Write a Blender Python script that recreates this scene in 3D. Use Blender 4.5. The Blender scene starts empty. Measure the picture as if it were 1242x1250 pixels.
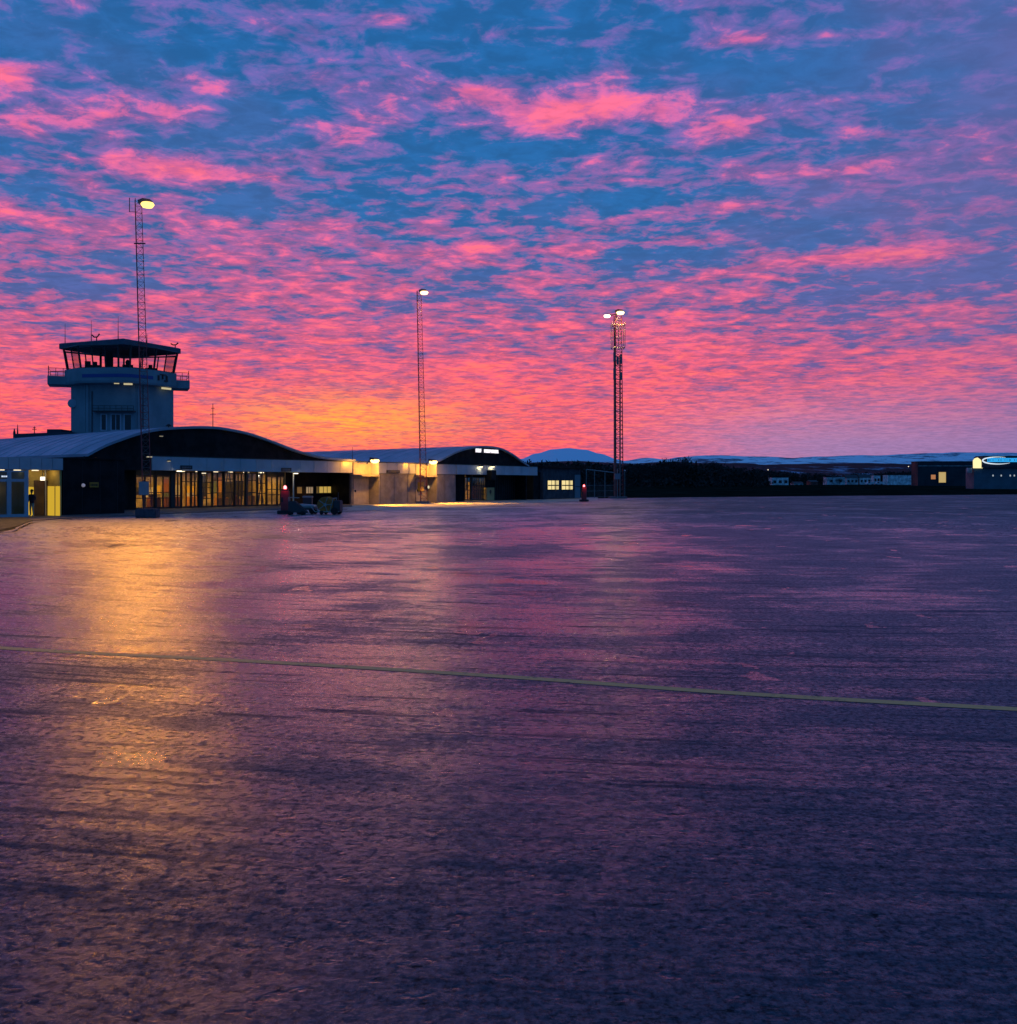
import bpy, bmesh, math, random
from mathutils import Vector, Matrix, noise as mnoise
R = math.radians
random.seed(7)
sc = bpy.context.scene
COL = sc.collection
F = 1244.0; CX = 621.0; HY = 590.0; CAMH = 2.3

# ------------------------------------------------------------------ camera
cam_data = bpy.data.cameras.new("camera")
cam_data.sensor_fit = 'HORIZONTAL'
cam_data.sensor_width = 36.0
cam_data.lens = 36.0 * F / 1242.0
cam_data.shift_y = -35.0 / 1242.0
cam_data.clip_start = 0.1
cam_data.clip_end = 30000.0
cam = bpy.data.objects.new("camera", cam_data)
COL.objects.link(cam)
cam.location = (0, 0, CAMH)
cam.rotation_euler = (R(90), 0, 0)
sc.camera = cam

sc.view_settings.view_transform = 'Standard'
sc.view_settings.look = 'None'
sc.view_settings.gamma = 1.0
sc.view_settings.use_curve_mapping = False
sc.view_settings.exposure = 0.0
sc.render.engine = 'CYCLES'
sc.cycles.use_denoising = True
sc.cycles.denoiser = 'OPENIMAGEDENOISE'
sc.cycles.sample_clamp_indirect = 4.0
sc.cycles.caustics_reflective = False
sc.cycles.caustics_refractive = False
sc.cycles.max_bounces = 8

# ------------------------------------------------------------------ node helpers
class NT:
    def __init__(s, tree):
        s.t = tree; s.n = tree.nodes; s.l = tree.links
    def node(s, typ, **kw):
        n = s.n.new(typ)
        for k, v in kw.items(): setattr(n, k, v)
        return n
    def put(s, sock, v):
        if isinstance(v, bpy.types.NodeSocket): s.l.new(v, sock)
        elif isinstance(v, (tuple, list)) and len(v) == 3 and sock.type == 'RGBA': sock.default_value = (*v, 1)
        else: sock.default_value = v
    def m(s, op, a, b=None, c=None, clamp=False):
        n = s.node('ShaderNodeMath', operation=op, use_clamp=clamp)
        s.put(n.inputs[0], a)
        if b is not None: s.put(n.inputs[1], b)
        if c is not None: s.put(n.inputs[2], c)
        return n.outputs[0]
    def add(s, a, b): return s.m('ADD', a, b)
    def sub(s, a, b): return s.m('SUBTRACT', a, b)
    def mul(s, a, b): return s.m('MULTIPLY', a, b)
    def div(s, a, b): return s.m('DIVIDE', a, b)
    def vec(s, x, y, z=0.0):
        n = s.node('ShaderNodeCombineXYZ')
        for i, v in enumerate((x, y, z)): s.put(n.inputs[i], v)
        return n.outputs[0]
    def sep(s, v):
        n = s.node('ShaderNodeSeparateXYZ'); s.put(n.inputs[0], v)
        return n.outputs
    def noise(s, v, scale=1.0, detail=4.0, rough=0.5, dist=0.0, lac=2.0):
        n = s.node('ShaderNodeTexNoise')
        s.put(n.inputs['Vector'], v)
        n.inputs['Scale'].default_value = scale; n.inputs['Detail'].default_value = detail
        n.inputs['Roughness'].default_value = rough; n.inputs['Distortion'].default_value = dist
        n.inputs['Lacunarity'].default_value = lac
        return n.outputs[0]
    def ramp(s, v, lo, hi, a=0.0, b=1.0, smooth=True):
        n = s.node('ShaderNodeMapRange', interpolation_type='SMOOTHSTEP' if smooth else 'LINEAR')
        n.clamp = True
        s.put(n.inputs['Value'], v)
        s.put(n.inputs['From Min'], lo); s.put(n.inputs['From Max'], hi)
        s.put(n.inputs['To Min'], a); s.put(n.inputs['To Max'], b)
        return n.outputs['Result']
    def mix(s, f, a, b):
        n = s.node('ShaderNodeMix', data_type='RGBA')
        s.put(n.inputs[0], f); s.put(n.inputs[6], a); s.put(n.inputs[7], b)
        return n.outputs[2]
    def gauss(s, u, u0, su, v, v0, sv):
        a = s.m('POWER', s.m('ABSOLUTE', s.div(s.sub(u, u0), su)), 2.0)
        b = s.m('POWER', s.m('ABSOLUTE', s.div(s.sub(v, v0), sv)), 2.0)
        return s.m('EXPONENT', s.mul(s.add(a, b), -1.0))

# ------------------------------------------------------------------ world: dawn sky with a broken altocumulus deck
world = bpy.data.worlds.new("World")
sc.world = world
world.use_nodes = True
W = NT(world.node_tree)
W.n.clear()
def build_world():
    tc = W.node('ShaderNodeTexCoord')
    nv = W.node('ShaderNodeVectorMath', operation='NORMALIZE')
    W.l.new(tc.outputs['Generated'], nv.inputs[0])
    X, Y, Z = W.sep(nv.outputs[0])[0:3]
    h = W.m('SQRT', W.add(W.mul(X, X), W.mul(Y, Y)))
    E = W.div(Z, W.m('MAXIMUM', h, 0.02))              # tangent of the elevation
    A = W.m('ARCTAN2', X, Y)                            # azimuth, 0 = straight ahead
    Zc = W.m('MAXIMUM', Z, 0.0)
    den = W.add(Zc, 0.075)
    qx = W.div(X, den); qy = W.div(Y, den)
    # slight shear so that the bands climb to the right
    q = W.vec(qx, W.add(W.mul(qy, 1.0), W.mul(qx, 0.10)), 0.37)
    n_big = W.noise(q, 1.9, 2.0, 0.5)
    n_mid = W.noise(W.vec(W.mul(qx, 1.0), qy, 4.2), 6.2, 8.0, 0.64, 0.45)
    n_fin = W.noise(W.vec(W.mul(qx, 0.9), qy, 9.1), 15.0, 5.0, 0.62, 0.4)
    n_rip = W.noise(W.vec(W.mul(qx, 0.6), qy, 2.0), 5.5, 3.0, 0.55)
    v = W.add(W.mul(n_big, 0.46), W.add(W.mul(n_mid, 0.94), W.mul(n_fin, 0.60)))
    v = W.mul(v, 0.5)                                   # about 0.5 on average
    v = W.add(W.mul(W.sub(v, 0.5), 1.22), 0.5)
    low = W.ramp(E, 0.03, 0.27, 1.0, 0.0)
    v = W.add(v, W.sub(W.mul(low, 0.085), 0.016))
    v = W.sub(v, W.ramp(E, 0.22, 0.55, 0.0, 0.03))
    # azimuth bias: less lit cloud to the right, most lit round the sunrise
    v = W.sub(v, W.mul(W.ramp(E, 0.10, 0.20), 0.016))
    v = W.sub(v, W.ramp(A, 0.10, 0.75, 0.0, 0.035))
    AE = W.vec(A, E)
    for (px, py, sx, sy, am) in BLOBS:
        a0 = math.atan2(px - CX, F); hh = math.hypot(px - CX, F)
        e0 = (HY - py) / hh; ka = F / sx; ke = F / sy
        d = W.node('ShaderNodeVectorMath', operation='MULTIPLY_ADD')
        W.l.new(AE, d.inputs[0]); d.inputs[1].default_value = (ka, ke, 0); d.inputs[2].default_value = (-a0 * ka, -e0 * ke, 0)
        dd = W.node('ShaderNodeVectorMath', operation='DOT_PRODUCT')
        W.l.new(d.outputs[0], dd.inputs[0]); W.l.new(d.outputs[0], dd.inputs[1])
        ex = W.m('POWER', 0.3679, dd.outputs['Value'])
        v = W.m('MULTIPLY_ADD', ex, am * (1.35 if am > 0.07 else 0.95), v)
    # colours
    up = W.ramp(E, 0.02, 0.40)
    sunaz = -0.15
    daz = W.m('ABSOLUTE', W.sub(A, sunaz))
    blue = W.mix(W.ramp(E, 0.05, 0.27), (0.15, 0.075, 0.31), (0.010, 0.130, 0.39))
    blue = W.mix(W.ramp(E, 0.0, 0.13, 0.75, 0.0), blue, (0.50, 0.085, 0.17))
    purp = W.mix(up, (0.62, 0.085, 0.20), (0.150, 0.125, 0.43))
    pink = W.mix(up, (0.98, 0.105, 0.165), (0.66, 0.140, 0.40))
    hot = W.mix(up, (1.05, 0.150, 0.13), (0.95, 0.155, 0.30))
    veil = W.mul(W.ramp(W.noise(q, 1.15, 4.0, 0.55, 0.3), 0.44, 0.66), W.ramp(A, -0.30, 0.45, 0.20, 0.75))
    blue = W.mix(W.mul(veil, W.ramp(E, 0.06, 0.2)), blue, (0.125, 0.120, 0.37))
    c = W.mix(W.ramp(v, 0.410, 0.520), blue, purp)
    c = W.mix(W.ramp(v, 0.505, 0.605), c, pink)
    c = W.mix(W.ramp(v, 0.590, 0.680), c, hot)
    # yellow heart of the sunrise, broken by ripples
    g = W.gauss(A, sunaz - 0.01, 0.105, E, 0.060, 0.024)
    g = W.mul(g, W.ramp(W.add(W.mul(n_fin, 0.5), W.mul(n_rip, 0.5)), 0.40, 0.58, 0.35, 1.0))
    c = W.mix(g, c, (1.25, 0.44, 0.055))
    g2 = W.gauss(A, sunaz, 0.36, E, 0.045, 0.055)
    c = W.mix(W.mul(g2, 0.15), c, (1.08, 0.15, 0.11))
    # violet haze band low on the right
    band = W.mul(W.ramp(E, 0.028, 0.110, 1.0, 0.0), W.ramp(A, 0.02, 0.32))
    c = W.mix(W.mul(band, 0.95), c, (0.36, 0.215, 0.46))
    band2 = W.mul(W.ramp(E, 0.0, 0.032, 1.0, 0.0), W.ramp(A, -0.35, 0.0, 0.35, 0.75))
    c = W.mix(band2, c, (0.66, 0.16, 0.27))
    # fine soft streaking of the lit low clouds
    c2 = W.node('ShaderNodeMix', data_type='RGBA', blend_type='MULTIPLY')
    W.put(c2.inputs[0], 0.55); W.put(c2.inputs[6], c)
    gv = W.ramp(n_fin, 0.32, 0.66, 0.72, 1.18)
    cc = W.node('ShaderNodeCombineColor'); 
    for i in range(3): W.put(cc.inputs[i], gv)
    W.l.new(cc.outputs[0], c2.inputs[7]); c = c2.outputs[2]
    # right side is duller, and everything away from the sunrise falls off to night blue
    c = W.mix(W.mul(W.ramp(A, 0.10, 0.55), 0.34), c, (0.15, 0.12, 0.36))
    back = W.mul(W.ramp(daz, 0.50, 1.10), W.ramp(E, 0.9, 3.0, 1.0, 0.5))
    c = W.mix(back, c, (0.020, 0.125, 0.36))
    c = W.mix(W.ramp(E, 0.40, 1.05, 0.0, 0.92), c, (0.022, 0.13, 0.40))
    c = W.mix(W.ramp(Z, -0.02, -0.001, 1.0, 0.0), c, (0.01, 0.012, 0.03))
    bg = W.node('ShaderNodeBackground'); W.put(bg.inputs[0], c); bg.inputs[1].default_value = 1.0
    # the clear air above the deck: a Nishita sky with the sun just under the horizon
    sky = W.node('ShaderNodeTexSky'); sky.sky_type = 'NISHITA'; sky.sun_disc = False
    sky.sun_elevation = R(-2.0); sky.sun_rotation = R(-8.6)
    bg2 = W.node('ShaderNodeBackground'); W.l.new(sky.outputs[0], bg2.inputs[0]); bg2.inputs[1].default_value = 0.05
    ad = W.node('ShaderNodeAddShader'); W.l.new(bg.outputs[0], ad.inputs[0]); W.l.new(bg2.outputs[0], ad.inputs[1])
    out = W.node('ShaderNodeOutputWorld'); W.l.new(ad.outputs[0], out.inputs[0])
BLOBS = [
 (565,118,95,20,.14),(690,135,55,20,.14),(800,130,70,22,.10),(905,150,70,24,.08),(250,104,45,13,.10),(330,85,60,14,.06),
 (250,208,75,17,.11),(120,150,90,20,.08),(12,92,28,12,.12),(425,160,55,18,.08),(905,50,50,9,.12),(1000,208,110,12,.09),
 (720,92,45,14,.09),(180,135,70,12,.07),(700,40,60,16,.04),(470,20,45,12,.10),(60,205,90,14,.05),(380,275,120,16,.06),
 (640,150,60,14,.08),(880,255,60,12,.06),(1080,312,110,9,.10),(600,300,140,12,.05),(60,280,90,18,.05),(330,65,45,10,.06),
 (620,182,130,22,-.13),(330,130,70,16,-.10),(180,175,70,16,-.07),(290,250,60,17,-.11),(70,345,80,16,-.10),(240,395,110,14,-.07),
 (1110,345,150,17,-.10),(760,245,60,18,-.07),(720,325,110,14,-.06),(1010,95,90,30,-.07),(1180,60,90,40,-.07),(80,60,110,26,-.06),
 (560,60,60,20,-.06),(830,70,60,16,-.05),(850,230,90,14,-.08),(1000,290,120,20,-.05),(480,220,60,14,-.05),(150,25,90,16,-.05),
 (1120,265,90,14,-.05),(560,335,60,10,-.05),(30,230,40,12,-.05),(1200,330,80,16,-.05),(900,100,70,20,-.05)]
build_world()

# faint glow from the sun still under the rim of the hills
sl = bpy.data.lights.new("sun", 'SUN'); sl.energy = 0.04; sl.angle = R(12); sl.color = (1.0, 0.42, 0.25)
so = bpy.data.objects.new("sun", sl); COL.objects.link(so)
so.rotation_euler = (R(-87.0), 0, R(8.6))

# ------------------------------------------------------------------ materials
MATS = {}
def pmat(name, col, rough=0.6, metal=0.0, spec=0.5, var=0.0, vscale=1.0, bump=0.0, bscale=8.0, stretch=(1, 1, 1), emit=None, estr=0.0):
    """Principled material with a little procedural wear"""
    if name in MATS: return MATS[name]
    m = bpy.data.materials.new(name); m.use_nodes = True
    N = NT(m.node_tree); b = N.n['Principled BSDF']
    b.inputs['Roughness'].default_value = rough; b.inputs['Metallic'].default_value = metal
    b.inputs['Specular IOR Level'].default_value = spec
    tc = N.node('ShaderNodeTexCoord')
    mp = N.node('ShaderNodeMapping'); N.l.new(tc.outputs['Object'], mp.inputs[0]); mp.inputs['Scale'].default_value = stretch
    if var > 0:
        f = N.ramp(N.noise(mp.outputs[0], vscale, 5.0, 0.62), 0.32, 0.68)
        lo = tuple(c * (1 - var) for c in col); hi = tuple(min(1, c * (1 + var)) for c in col)
        N.l.new(N.mix(f, lo, hi), b.inputs['Base Color'])
        N.l.new(N.ramp(f, 0, 1, min(1, rough * 1.15), rough * 0.85), b.inputs['Roughness'])
    else:
        b.inputs['Base Color'].default_value = (*col, 1)
    if bump > 0:
        bp = N.node('ShaderNodeBump'); bp.inputs['Strength'].default_value = bump; bp.inputs['Distance'].default_value = 0.05
        N.l.new(N.noise(mp.outputs[0], bscale, 4.0, 0.6), bp.inputs['Height']); N.l.new(bp.outputs[0], b.inputs['Normal'])
    if emit:
        b.inputs['Emission Color'].default_value = (*emit, 1); b.inputs['Emission Strength'].default_value = estr
    MATS[name] = m
    return m
def glass_mat():
    m = bpy.data.materials.new('window_glass'); m.use_nodes = True
    N = NT(m.node_tree); N.n.clear()
    tr = N.node('ShaderNodeBsdfTransparent'); tr.inputs[0].default_value = (0.93, 0.94, 0.93, 1)
    gl = N.node('ShaderNodeBsdfGlossy'); gl.inputs['Roughness'].default_value = 0.04; gl.inputs[0].default_value = (0.9, 0.9, 0.9, 1)
    lw = N.node('ShaderNodeLayerWeight'); lw.inputs[0].default_value = 0.25
    f = N.m('MULTIPLY_ADD', lw.outputs['Fresnel'], 0.5, 0.02)
    mx = N.node('ShaderNodeMixShader'); N.l.new(f, mx.inputs[0]); N.l.new(tr.outputs[0], mx.inputs[1]); N.l.new(gl.outputs[0], mx.inputs[2])
    o = N.node('ShaderNodeOutputMaterial'); N.l.new(mx.outputs[0], o.inputs[0])
    return m
def emat(name, col, strength):
    if name in MATS: return MATS[name]
    m = bpy.data.materials.new(name); m.use_nodes = True
    N = NT(m.node_tree); N.n.clear()
    e = N.node('ShaderNodeEmission'); e.inputs[0].default_value = (*col, 1); e.inputs[1].default_value = strength
    o = N.node('ShaderNodeOutputMaterial'); N.l.new(e.outputs[0], o.inputs[0]); MATS[name] = m
    return m

def apron_mat():
    m = bpy.data.materials.new('wet_frosty_asphalt'); m.use_nodes = True
    N = NT(m.node_tree); N.n.clear(); b = N.node('ShaderNodeBsdfDiffuse'); gl = N.node('ShaderNodeBsdfGlossy'); fr_ = N.node('ShaderNodeFresnel')
    tc = N.node('ShaderNodeTexCoord'); P = tc.outputs['Object']
    x, y, z = N.sep(P)[0:3]
    # wheel-track arcs: polar coordinates about the turning point of the vehicles
    dx = N.sub(x, 9.0); dy = N.sub(y, 62.0)
    r = N.m('SQRT', N.add(N.mul(dx, dx), N.mul(dy, dy)))
    th = N.m('ARCTAN2', dy, dx)
    arc = N.noise(N.vec(N.mul(r, 0.8), N.mul(th, 9.0), 0.0), 1.1, 6.0, 0.62, 0.25)
    arcf = N.noise(N.vec(N.mul(r, 3.2), N.mul(th, 14.0), 3.0), 1.3, 5.0, 0.65, 0.2)
    big = N.noise(P, 0.16, 4.0, 0.55, 0.6)
    mid = N.noise(P, 0.85, 6.0, 0.62, 0.4)
    mid2 = N.noise(N.vec(x, N.mul(y, 0.8), 7.0), 2.6, 5.0, 0.68, 0.5)
    fin = N.noise(N.vec(x, N.mul(y, 1.4), 0.0), 8.0, 7.0, 0.75)
    grit = N.noise(P, 55.0, 4.0, 0.7)
    wet = N.add(N.mul(big, 0.42), N.add(N.mul(arc, 0.33), N.mul(mid, 0.25)))
    wet = N.add(wet, N.mul(N.sub(arcf, 0.5), 0.22))
    wet = N.sub(wet, N.ramp(N.sub(x, N.mul(y, 0.10)), -3.0, 9.0, -0.03, 0.075))   # drier towards the open side
    wet = N.add(wet, N.mul(N.sub(mid2, 0.5), 0.16))
    wetm = N.ramp(wet, 0.44, 0.57)                         # 1 = wet ice film, 0 = dry rough asphalt
    wetd = N.ramp(N.add(wet, N.mul(N.sub(fin, 0.5), 0.40)), 0.37, 0.66)
    # frost lying in the arcs and in thin scattered patches
    fr = N.ramp(N.add(N.mul(arcf, 0.6), N.mul(mid, 0.4)), 0.55, 0.72)
    fr = N.mul(fr, N.ramp(fin, 0.42, 0.66))
    base = N.mix(N.ramp(fin, 0.3, 0.7), (0.026, 0.040, 0.054), (0.060, 0.086, 0.112))
    base = N.mix(N.ramp(grit, 0.62, 0.78), base, (0.085, 0.105, 0.14))
    grain = N.noise(N.vec(x, N.mul(y, 0.8), 2.0), 30.0, 4.0, 0.75)
    base = N.mix(N.mul(N.ramp(grain, 0.45, 0.68), 0.7), base, (0.085, 0.105, 0.14))
    base = N.mix(N.mul(N.ramp(grain, 0.50, 0.36), 0.8), base, (0.010, 0.012, 0.015))
    base = N.mix(N.mul(wetd, 0.55), base, (0.022, 0.022, 0.028))
    dry = N.ramp(N.add(N.sub(x, N.mul(y, 0.10)), N.mul(N.sub(mid, 0.5), 9.0)), -2.0, 7.0)
    base = N.mix(N.mul(N.mul(dry, N.ramp(fin, 0.25, 0.7)), 0.5), base, (0.045, 0.075, 0.125))
    flk = N.noise(N.vec(N.mul(x, 0.7), N.mul(y, 1.1), 8.0), 13.0, 3.0, 0.6)
    flkm = N.mul(N.ramp(flk, 0.60, 0.68), N.ramp(big, 0.40, 0.52))
    base = N.mix(flkm, base, (0.008, 0.008, 0.010))
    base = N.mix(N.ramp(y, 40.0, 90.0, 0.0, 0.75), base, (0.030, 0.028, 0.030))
    base = N.mix(N.mul(fr, 0.55), base, (0.16, 0.17, 0.21))
    N.l.new(base, b.inputs['Color'])
    ro = N.ramp(wetd, 0.0, 1.0, 0.37, 0.17)
    ro = N.add(ro, N.add(N.mul(N.sub(fin, 0.5), 0.22), N.add(N.mul(flkm, 0.4), N.mul(N.sub(grain, 0.5), 0.4))))
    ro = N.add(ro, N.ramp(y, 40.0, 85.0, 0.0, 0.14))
    ro = N.sub(ro, N.mul(N.ramp(N.noise(N.vec(x, N.mul(y, 0.6), 21.0), 0.8, 5.0, 0.55, 0.3), 0.655, 0.685), 0.25))
    N.l.new(N.m('MINIMUM', N.m('MAXIMUM', ro, 0.13), 0.9), gl.inputs['Roughness'])
    speck = N.ramp(N.noise(N.vec(N.mul(x, 0.8), N.mul(y, 1.0), 11.0), 17.0, 5.0, 0.72), 0.50, 0.60)      # pores and loose grit that do not mirror
    tyre = N.ramp(N.noise(N.vec(N.mul(r, 5.0), N.mul(th, 16.0), 6.0), 1.0, 4.0, 0.6), 0.53, 0.66)
    dull = N.m('MAXIMUM', N.mul(speck, N.ramp(big, 0.60, 0.40, 0.45, 1.0)), N.mul(tyre, 0.70))
    pud = N.ramp(N.noise(N.vec(x, N.mul(y, 0.6), 21.0), 0.8, 5.0, 0.55, 0.3), 0.655, 0.685)      # thin standing water
    ro_p = pud
    shine = N.m('MAXIMUM', N.sub(N.m('MAXIMUM', N.ramp(wetd, 0.0, 1.0, 0.22, 1.0), pud), N.mul(dull, 0.62)), 0.0)
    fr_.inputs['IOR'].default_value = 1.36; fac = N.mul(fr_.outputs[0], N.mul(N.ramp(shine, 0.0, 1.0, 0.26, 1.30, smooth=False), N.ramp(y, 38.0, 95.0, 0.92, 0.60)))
    pore = N.mul(N.ramp(grain, 0.36, 0.62, 0.68, 1.12), N.mul(N.ramp(fin, 0.34, 0.62, 0.84, 1.08), N.sub(1.0, N.mul(dull, 0.45))))
    fac = N.m('MINIMUM', N.mul(fac, N.ramp(pore, 0.2, 1.2, 0.45, 1.2, smooth=False)), 1.0)
    N.l.new(N.mix(pore, (0.44, 0.46, 0.52), (0.98, 0.92, 0.94)), gl.inputs['Color'])      # thin blue-grey ice film, broken by pores
    hgt = N.add(N.mul(fin, 0.006), N.add(N.mul(grain, 0.0022), N.add(N.mul(grit, 0.0012), N.mul(mid, 0.02))))
    pits = N.ramp(N.noise(N.vec(x, N.mul(y, 1.2), 5.0), 5.0, 3.0, 0.6), 0.30, 0.42)
    hgt = N.add(hgt, N.mul(pits, 0.004))
    bp = N.node('ShaderNodeBump'); bp.inputs['Strength'].default_value = 0.75; bp.inputs['Distance'].default_value = 1.0
    N.l.new(hgt, bp.inputs['Height'])
    for nd in (b, gl, fr_): N.l.new(bp.outputs[0], nd.inputs['Normal'])
    mx = N.node('ShaderNodeMixShader'); N.l.new(fac, mx.inputs[0]); N.l.new(b.outputs[0], mx.inputs[1]); N.l.new(gl.outputs[0], mx.inputs[2])
    o = N.node('ShaderNodeOutputMaterial'); N.l.new(mx.outputs[0], o.inputs[0])
    return m
def line_mat(name, col, keep):
    m = bpy.data.materials.new(name); m.use_nodes = True
    N = NT(m.node_tree); b = N.n['Principled BSDF']
    P = N.node('ShaderNodeTexCoord').outputs['Object']
    w = N.noise(P, 7.0, 6.0, 0.75); w2 = N.noise(P, 0.5, 3.0, 0.5)
    f = N.ramp(N.add(N.mul(w, 0.7), N.mul(w2, 0.3)), keep, keep + 0.12)
    N.l.new(N.mix(f, (0.05, 0.05, 0.055), col), b.inputs['Base Color'])
    b.inputs['Roughness'].default_value = 0.6; b.inputs['Specular IOR Level'].default_value = 0.3
    return m
def hill_mat(name, hazy_snow, wood, thr, scale):
    m = bpy.data.materials.new(name); m.use_nodes = True
    N = NT(m.node_tree); b = N.n['Principled BSDF']
    P = N.node('ShaderNodeTexCoord').outputs['Object']
    x, y, z = N.sep(P)[0:3]
    v = N.vec(x, N.mul(y, 0.5), N.mul(z, 3.0))
    w = N.add(N.mul(N.noise(v, scale, 8.0, 0.68), 0.7), N.mul(N.noise(v, scale * 0.2, 3.0), 0.3))
    f = N.ramp(w, thr - 0.05, thr + 0.05)
    N.l.new(N.mix(f, hazy_snow, wood), b.inputs['Base Color']); b.inputs['Roughness'].default_value = 0.9
    b.inputs['Specular IOR Level'].default_value = 0.1
    return m
GLASS = glass_mat()

# ------------------------------------------------------------------ mesh helpers
class MB:
    def __init__(s): s.v = []; s.f = []; s.marks = []
    def quad(s, a, b, c, d):
        i = len(s.v); s.v += [a, b, c, d]; s.f.append((i, i+1, i+2, i+3)); return s
    def box(s, x0, x1, y0, y1, z0, z1):
        i = len(s.v); s.marks.append((i, len(s.f)))
        s.v += [(x0,y0,z0),(x1,y0,z0),(x1,y1,z0),(x0,y1,z0),(x0,y0,z1),(x1,y0,z1),(x1,y1,z1),(x0,y1,z1)]
        for f in ((0,3,2,1),(4,5,6,7),(0,1,5,4),(1,2,6,5),(2,3,7,6),(3,0,4,7)): s.f.append(tuple(i+k for k in f))
        return s
    def prism(s, pts, off):
        """extrude a planar polygon by vector off"""
        i = len(s.v); s.marks.append((i, len(s.f))); n = len(pts); off = Vector(off)
        s.v += [tuple(p) for p in pts] + [tuple(Vector(p) + off) for p in pts]
        s.f.append(tuple(i + k for k in range(n))); s.f.append(tuple(i + n + k for k in reversed(range(n))))
        for k in range(n): s.f.append((i+k, i+n+k, i+n+(k+1) % n, i+(k+1) % n))
        return s
    def loft(s, rings, cap=True):
        i = len(s.v); s.marks.append((i, len(s.f))); n = len(rings[0])
        for r in rings: s.v += [tuple(p) for p in r]
        for j in range(len(rings)-1):
            for k in range(n):
                a = i+j*n+k; b2 = i+j*n+(k+1) % n
                s.f.append((a, b2, b2+n, a+n))
        if cap:
            s.f.append(tuple(i+k for k in reversed(range(n)))); s.f.append(tuple(i+(len(rings)-1)*n+k for k in range(n)))
        return s
    def tube(s, p, q, r, r2=None, n=6):
        p = Vector(p); q = Vector(q); d = (q-p).normalized()
        a = d.cross(Vector((0,0,1)) if abs(d.z) < 0.9 else Vector((1,0,0))).normalized(); b = d.cross(a)
        r2 = r if r2 is None else r2
        ring = lambda c, rr: [c + (a*math.cos(2*math.pi*k/n) + b*math.sin(2*math.pi*k/n))*rr for k in range(n)]
        return s.loft([ring(p, r), ring(q, r2)])
    def path(s, pts, r, n=5):
        for a, b in zip(pts, pts[1:]): s.tube(a, b, r, n=n)
        return s
    def lathe(s, c, prof, axis='z', n=16):
        c = Vector(c); rings = []
        for (r, h) in prof:
            ring = []
            for k in range(n):
                a = 2*math.pi*k/n; u, w = r*math.cos(a), r*math.sin(a)
                ring.append(c + (Vector((u, w, h)) if axis == 'z' else Vector((u, h, w)) if axis == 'y' else Vector((h, u, w))))
            rings.append(ring)
        return s.loft(rings)
    def each(s, name, mat, parent=None, **kw):
        out = []; mk = s.marks + [(len(s.v), len(s.f))]
        for (v0, f0), (v1, f1) in zip(mk, mk[1:]):
            q = MB(); q.v = s.v[v0:v1]; q.f = [tuple(i - v0 for i in f) for f in s.f[f0:f1]]; out.append(q.build(name, mat, parent, **kw))
        return out
    def build(s, name, mat, parent=None, smooth=False, bevel=0.0, mats=None):
        me = bpy.data.meshes.new(name); me.from_pydata([tuple(v) for v in s.v], [], s.f)
        bm = bmesh.new(); bm.from_mesh(me); bmesh.ops.recalc_face_normals(bm, faces=bm.faces)
        if bevel > 0: bmesh.ops.bevel(bm, geom=list(bm.edges), offset=bevel, segments=2, affect='EDGES', clamp_overlap=True)
        bm.to_mesh(me); bm.free()
        me.materials.append(mat)
        if smooth:
            for p in me.polygons: p.use_smooth = True
        o = bpy.data.objects.new(name, me); COL.objects.link(o)
        if parent: o.parent = parent
        return o
def tag(o, label=None, cat=None, group=None, kind=None):
    if label: o['label'] = label
    if cat: o['category'] = cat
    if group: o['group'] = group
    if kind: o['kind'] = kind
    return o
def empty(name, loc, rz=0.0, label=None, cat=None, group=None):
    o = bpy.data.objects.new(name, None); COL.objects.link(o); o.empty_display_size = 0.5
    o.location = loc; o.rotation_euler = (0, 0, rz)
    return tag(o, label, cat, group)
def copy_tree(o, parent=None):
    c = o.copy(); COL.objects.link(c)
    if parent: c.parent = parent
    for ch in list(o.children): copy_tree(ch, c)
    return c
def lamp(kind, name, loc, energy, color, parent=None, size=0.3, target=None, angle=120, blend=0.6):
    l = bpy.data.lights.new(name, kind); l.energy = energy; l.color = color
    if kind == 'AREA': l.size = size
    else: l.shadow_soft_size = size
    if kind == 'SPOT': l.spot_size = R(angle); l.spot_blend = blend
    o = bpy.data.objects.new(name, l); COL.objects.link(o); o.location = loc
    if target is not None: o.rotation_euler = (Vector(target) - Vector(loc)).to_track_quat('-Z', 'Y').to_euler()
    if parent: o.parent = parent
    return o
def pix(x, Z, y=None):
    """world point seen at photo pixel (x, y) at depth Z"""
    return Vector(((x - CX) / F * Z, Z, 0.0 if y is None else (HY - y) * Z / F + CAMH))

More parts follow.
